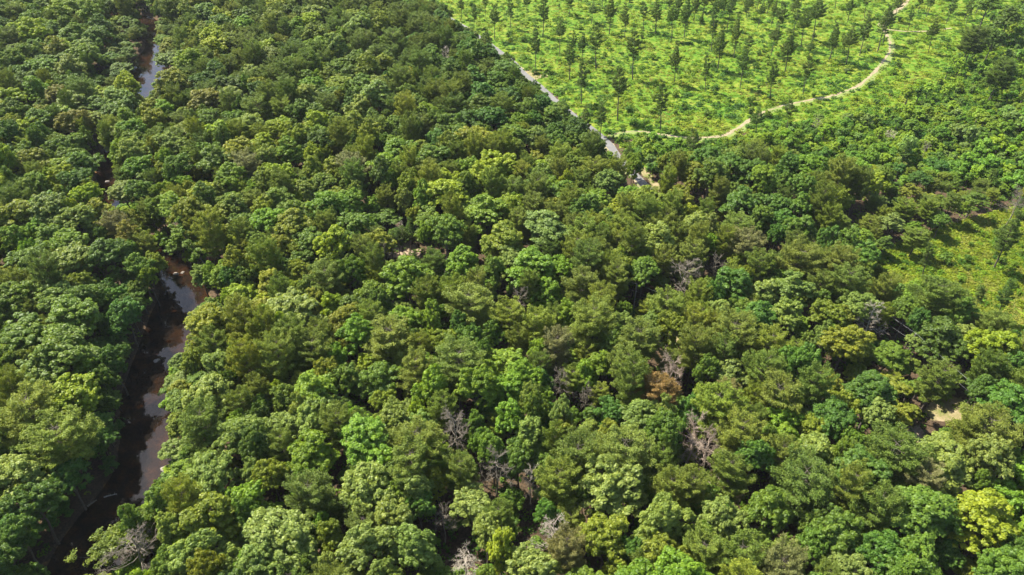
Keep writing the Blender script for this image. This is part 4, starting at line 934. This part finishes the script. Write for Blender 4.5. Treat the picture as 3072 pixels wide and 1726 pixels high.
# sparse yellow leaves on the half dead creekside tree
def creekside_regrowth():
    r = np.random.default_rng(81); p = at(375, 1660, 8); base = at(385, 1690, 0)
    e = bpy.data.objects.new('creekside_tree', None); col.objects.link(e); e.location = (base[0], base[1], gz(base[0], base[1]))
    e['label'] = 'sparse yellow green tree below the half dead creekside tree'; e['category'] = 'broadleaf tree'
    T = Tubes(); T.add(bend((0, 0, -.4), (-1, .5, 6), r, 5, .03), np.linspace(.16, .05, 5), 6); cen = []; nor = []; var = []
    for i in range(26):
        c = np.array([r.normal() * 2.2 - 1.2, r.normal() * 2.0, r.uniform(4, 10.5)]); T.add(bend((-.9, .4, 5.5 * r.uniform(.6, 1)), c, r, 4, .06), np.linspace(.05, .012, 4), 3)
        for q in range(4):
            k = 36; ee = unit(r.normal(size=(k, 3))); cen.append(c + r.normal(size=3) * .6 + ee * r.uniform(.2, .8, (k, 1)) * np.array([1, 1, .7])); nor.append(ee * .5 + np.array([0, 0, .8]) + r.normal(size=(k, 3)) * .4); var.append(np.clip(r.uniform(.3, .8) + r.normal(size=k) * .15, 0, 1))
    cen = np.concatenate(cen); ln = r.uniform(.15, .28, len(cen)); V, Q = blades(cen, np.concatenate(nor), ln, ln * .62, r)
    a = obj('crown', mesh_np('creekside_crown', V, Q, M['leaf'], np.concatenate(var)), e); a['tint'] = [.135, .180, .025]
    obj('trunk', T.mesh('creekside_trunk', M['bark']), e)
creekside_regrowth()

# ------------------------------------------------------------------ power lines
def cyl(r0, r1, z0, z1, k=8, mt='wood', nm='pole'):
    T = Tubes(); T.add(np.array([[0, 0, z0], [0, 0, (z0 + z1) / 2], [0, 0, z1]]), np.array([r0, (r0 + r1) / 2, r1]), k)
    V = np.concatenate(T.V); n = len(V); Q = list(T.Q); top = [n - k + i for i in range(k)]
    c = len(V); V = np.vstack([V, [0, 0, z1 + .03]])
    for i in range(0, k): Q.append((top[i], top[(i + 1) % k], c, c))
    me = bpy.data.meshes.new(nm); me.from_pydata([tuple(v) for v in V], [], [tuple(q) if q[2] != q[3] else tuple(q[:3]) for q in Q]); me.materials.append(M[mt]); return me
pole_me = cyl(.17, .12, -.5, 11.0); ins_me = cyl(.07, .05, 0, .28, 6, 'glass', 'insulator')
def pole(x, y, label, h=11.0, dirn=0.0):
    e = bpy.data.objects.new('power_pole', None); col.objects.link(e); e.location = (x, y, gz(x, y)); e.rotation_euler = (0, 0, dirn)
    e['label'] = label; e['category'] = 'power pole'; e['group'] = 'power poles in the wood'
    a = obj('post', pole_me, e)
    T = Tubes(); T.add(np.array([[0, -.0, 10.3], [.9, 0, 10.45]]), np.array([.05, .05]), 5); obj('crossarm', T.mesh('arm', M['wood']), e)
    for px_, pz_ in ((0, 11.0), (.85, 10.45), (.17, 8.6)):
        i = obj('insulator', ins_me, e); i.location = (px_, 0, pz_)
    return np.array([x, y, gz(x, y)])
def wire(name, a, b, label, sag=1.0, rad=.013):
    t = np.linspace(0, 1, 14)[:, None]; P = a + (b - a) * t; P[:, 2] -= sag * 4 * (t * (1 - t))[:, 0]
    T = Tubes(); T.add(P, np.full(14, rad), 4); return obj(name, T.mesh(name, M['wire']), label=label, category='wire')
pA = pole(*pole_xy, 'weathered wooden power pole standing in the dark gap between pines')
pB = at(1560, 815, 0); pB = pole(pB[0], pB[1], 'power pole hidden in the trees left of the visible one')
pC = at(2300, 1085, 0); pC = pole(pC[0], pC[1], 'power pole hidden in the trees right of the visible one')
for k, (z, nm) in enumerate(((11.2, 'upper'), (8.8, 'lower'))):
    wire('power_line', pB + [0, 0, z], pA + [0, 0, z], f'{nm} thin wire running left from the weathered power pole'); wire('power_line', pA + [0, 0, z], pC + [0, 0, z], f'{nm} thin wire running right from the weathered power pole')
rp = [at(2130, 600, 0), at(2480, 905, 0), at(2700, 1100, 0), at(3220, 1560, 0)]
nmz = ['far roadside power pole by the end of the visible road', 'roadside power pole in the wood left of the meadow', 'roadside power pole beside the tan clearing', 'near roadside power pole beyond the right edge']
rq = [pole(p[0] , p[1], l, dirn=.8) for p, l in zip(rp, nmz)]
segs = ['far', 'middle', 'near']
for i in range(3):
    for k, (z, dx, nm) in enumerate(((11.2, 0, 'upper'), (10.6, .6, 'outer'), (8.8, 0, 'lower'))):
        wire('roadside_power_line', rq[i] + [dx, dx, z], rq[i + 1] + [dx, dx, z], f'{nm} thin wire of the {segs[i]} roadside span crossing the wood')

# ------------------------------------------------------------------ creek details: stones and fallen logs
def rock_me(seed):
    import bmesh
    r = random.Random(seed); bm = bmesh.new(); bmesh.ops.create_icosphere(bm, subdivisions=2, radius=1)
    for v in bm.verts: v.co *= 1 + .25 * math.sin(v.co.x * 3 + seed) * math.cos(v.co.y * 4) + r.uniform(-.06, .06); v.co.z *= .55
    me = bpy.data.meshes.new('rock'); bm.to_mesh(me); bm.free(); me.materials.append(M['stone']); return me
RK = [rock_me(i) for i in range(4)]
rocks = [(528,822,.9,'pale stone at the head of the sunlit shallows'),(548,818,.7,'rounded stone right of the head of the shallows'),(512,835,.6,'small stone by the left shore of the shallows'),(470,1082,.8,'lone pale stone in the shaded creek bend'),(492,1408,.9,'light stone on the right shore below the orange shallows'),(322,545,.9,'white stone in the narrow dark creek'),(640,862,.8,'mossy stone below the leaning tree'),(2190,1078,.8,'pale boulder in a gap of the right central wood'),(2205,1090,.6,'small boulder beside the pale boulder in the wood'),(2715,1300,1.0,'tan boulder in the stony gap'),(2745,1315,.8,'pinkish boulder in the middle of the stony gap'),(2765,1335,.7,'low boulder at the near end of the stony gap'),(2730,1290,.6,'small pale stone behind the stony gap boulders'),(445,52,1.2,'pale stone bank at the far end of the creek')]
for i, (px, py, s, lb) in enumerate(rocks):
    p = at(px, py, -1.0 if px < 700 else 0); o = obj('rock', RK[i % 4], label=lb, category='rock', group='stones by the water and in the gaps')
    o.location = (p[0], p[1], -1.05 if px < 700 else gz(p[0], p[1])); o.scale = (s, s * .8, s * .8); o.rotation_euler = (0, 0, i * 1.3)
def log(a, b, rad, label, mt='dead'):
    a = at(*a, -.9); b = at(*b, -.9); r = np.random.default_rng(int(a[0] * 10) % 97 + 1); T = Tubes(); d = b - a
    P = bend((0, 0, 0), d, r, 6, .02); T.add(P, np.linspace(rad, rad * .5, 6), 7); e = bpy.data.objects.new('fallen_log', None); col.objects.link(e); e.location = a
    e['label'] = label; e['category'] = 'log'; obj('log_stem', T.mesh('log', M[mt]), e)
    B = Tubes()
    for i in range(4): c = P[2 + i % 4]; B.add(bend(c, c + np.array([r.normal(), r.normal(), r.uniform(.3, .9)]) * 1.0, r, 3, .1), np.array([.05, .03, .012]), 4)
    obj('branch_stub', B.mesh('stubs', M[mt]), e)
log((312, 1492), (350, 1482), .16, 'pale fallen log lying in the dark lower creek pool')
log((262, 1520), (290, 1500), .20, 'short log with broken branches on the left shore of the dark pool', 'deadgrey')
log((560, 1075), (520, 1082), .14, 'thin grey log at the right shore of the shaded bend', 'deadgrey')
print('tris', sum(len(m.polygons) * 2 for m in bpy.data.meshes))
print('counts', len(trees), len(b_ind), len(p_ind), len(b_rest), len(p_rest), len(young), len(y_ind), len(shrubs), len(fpines))
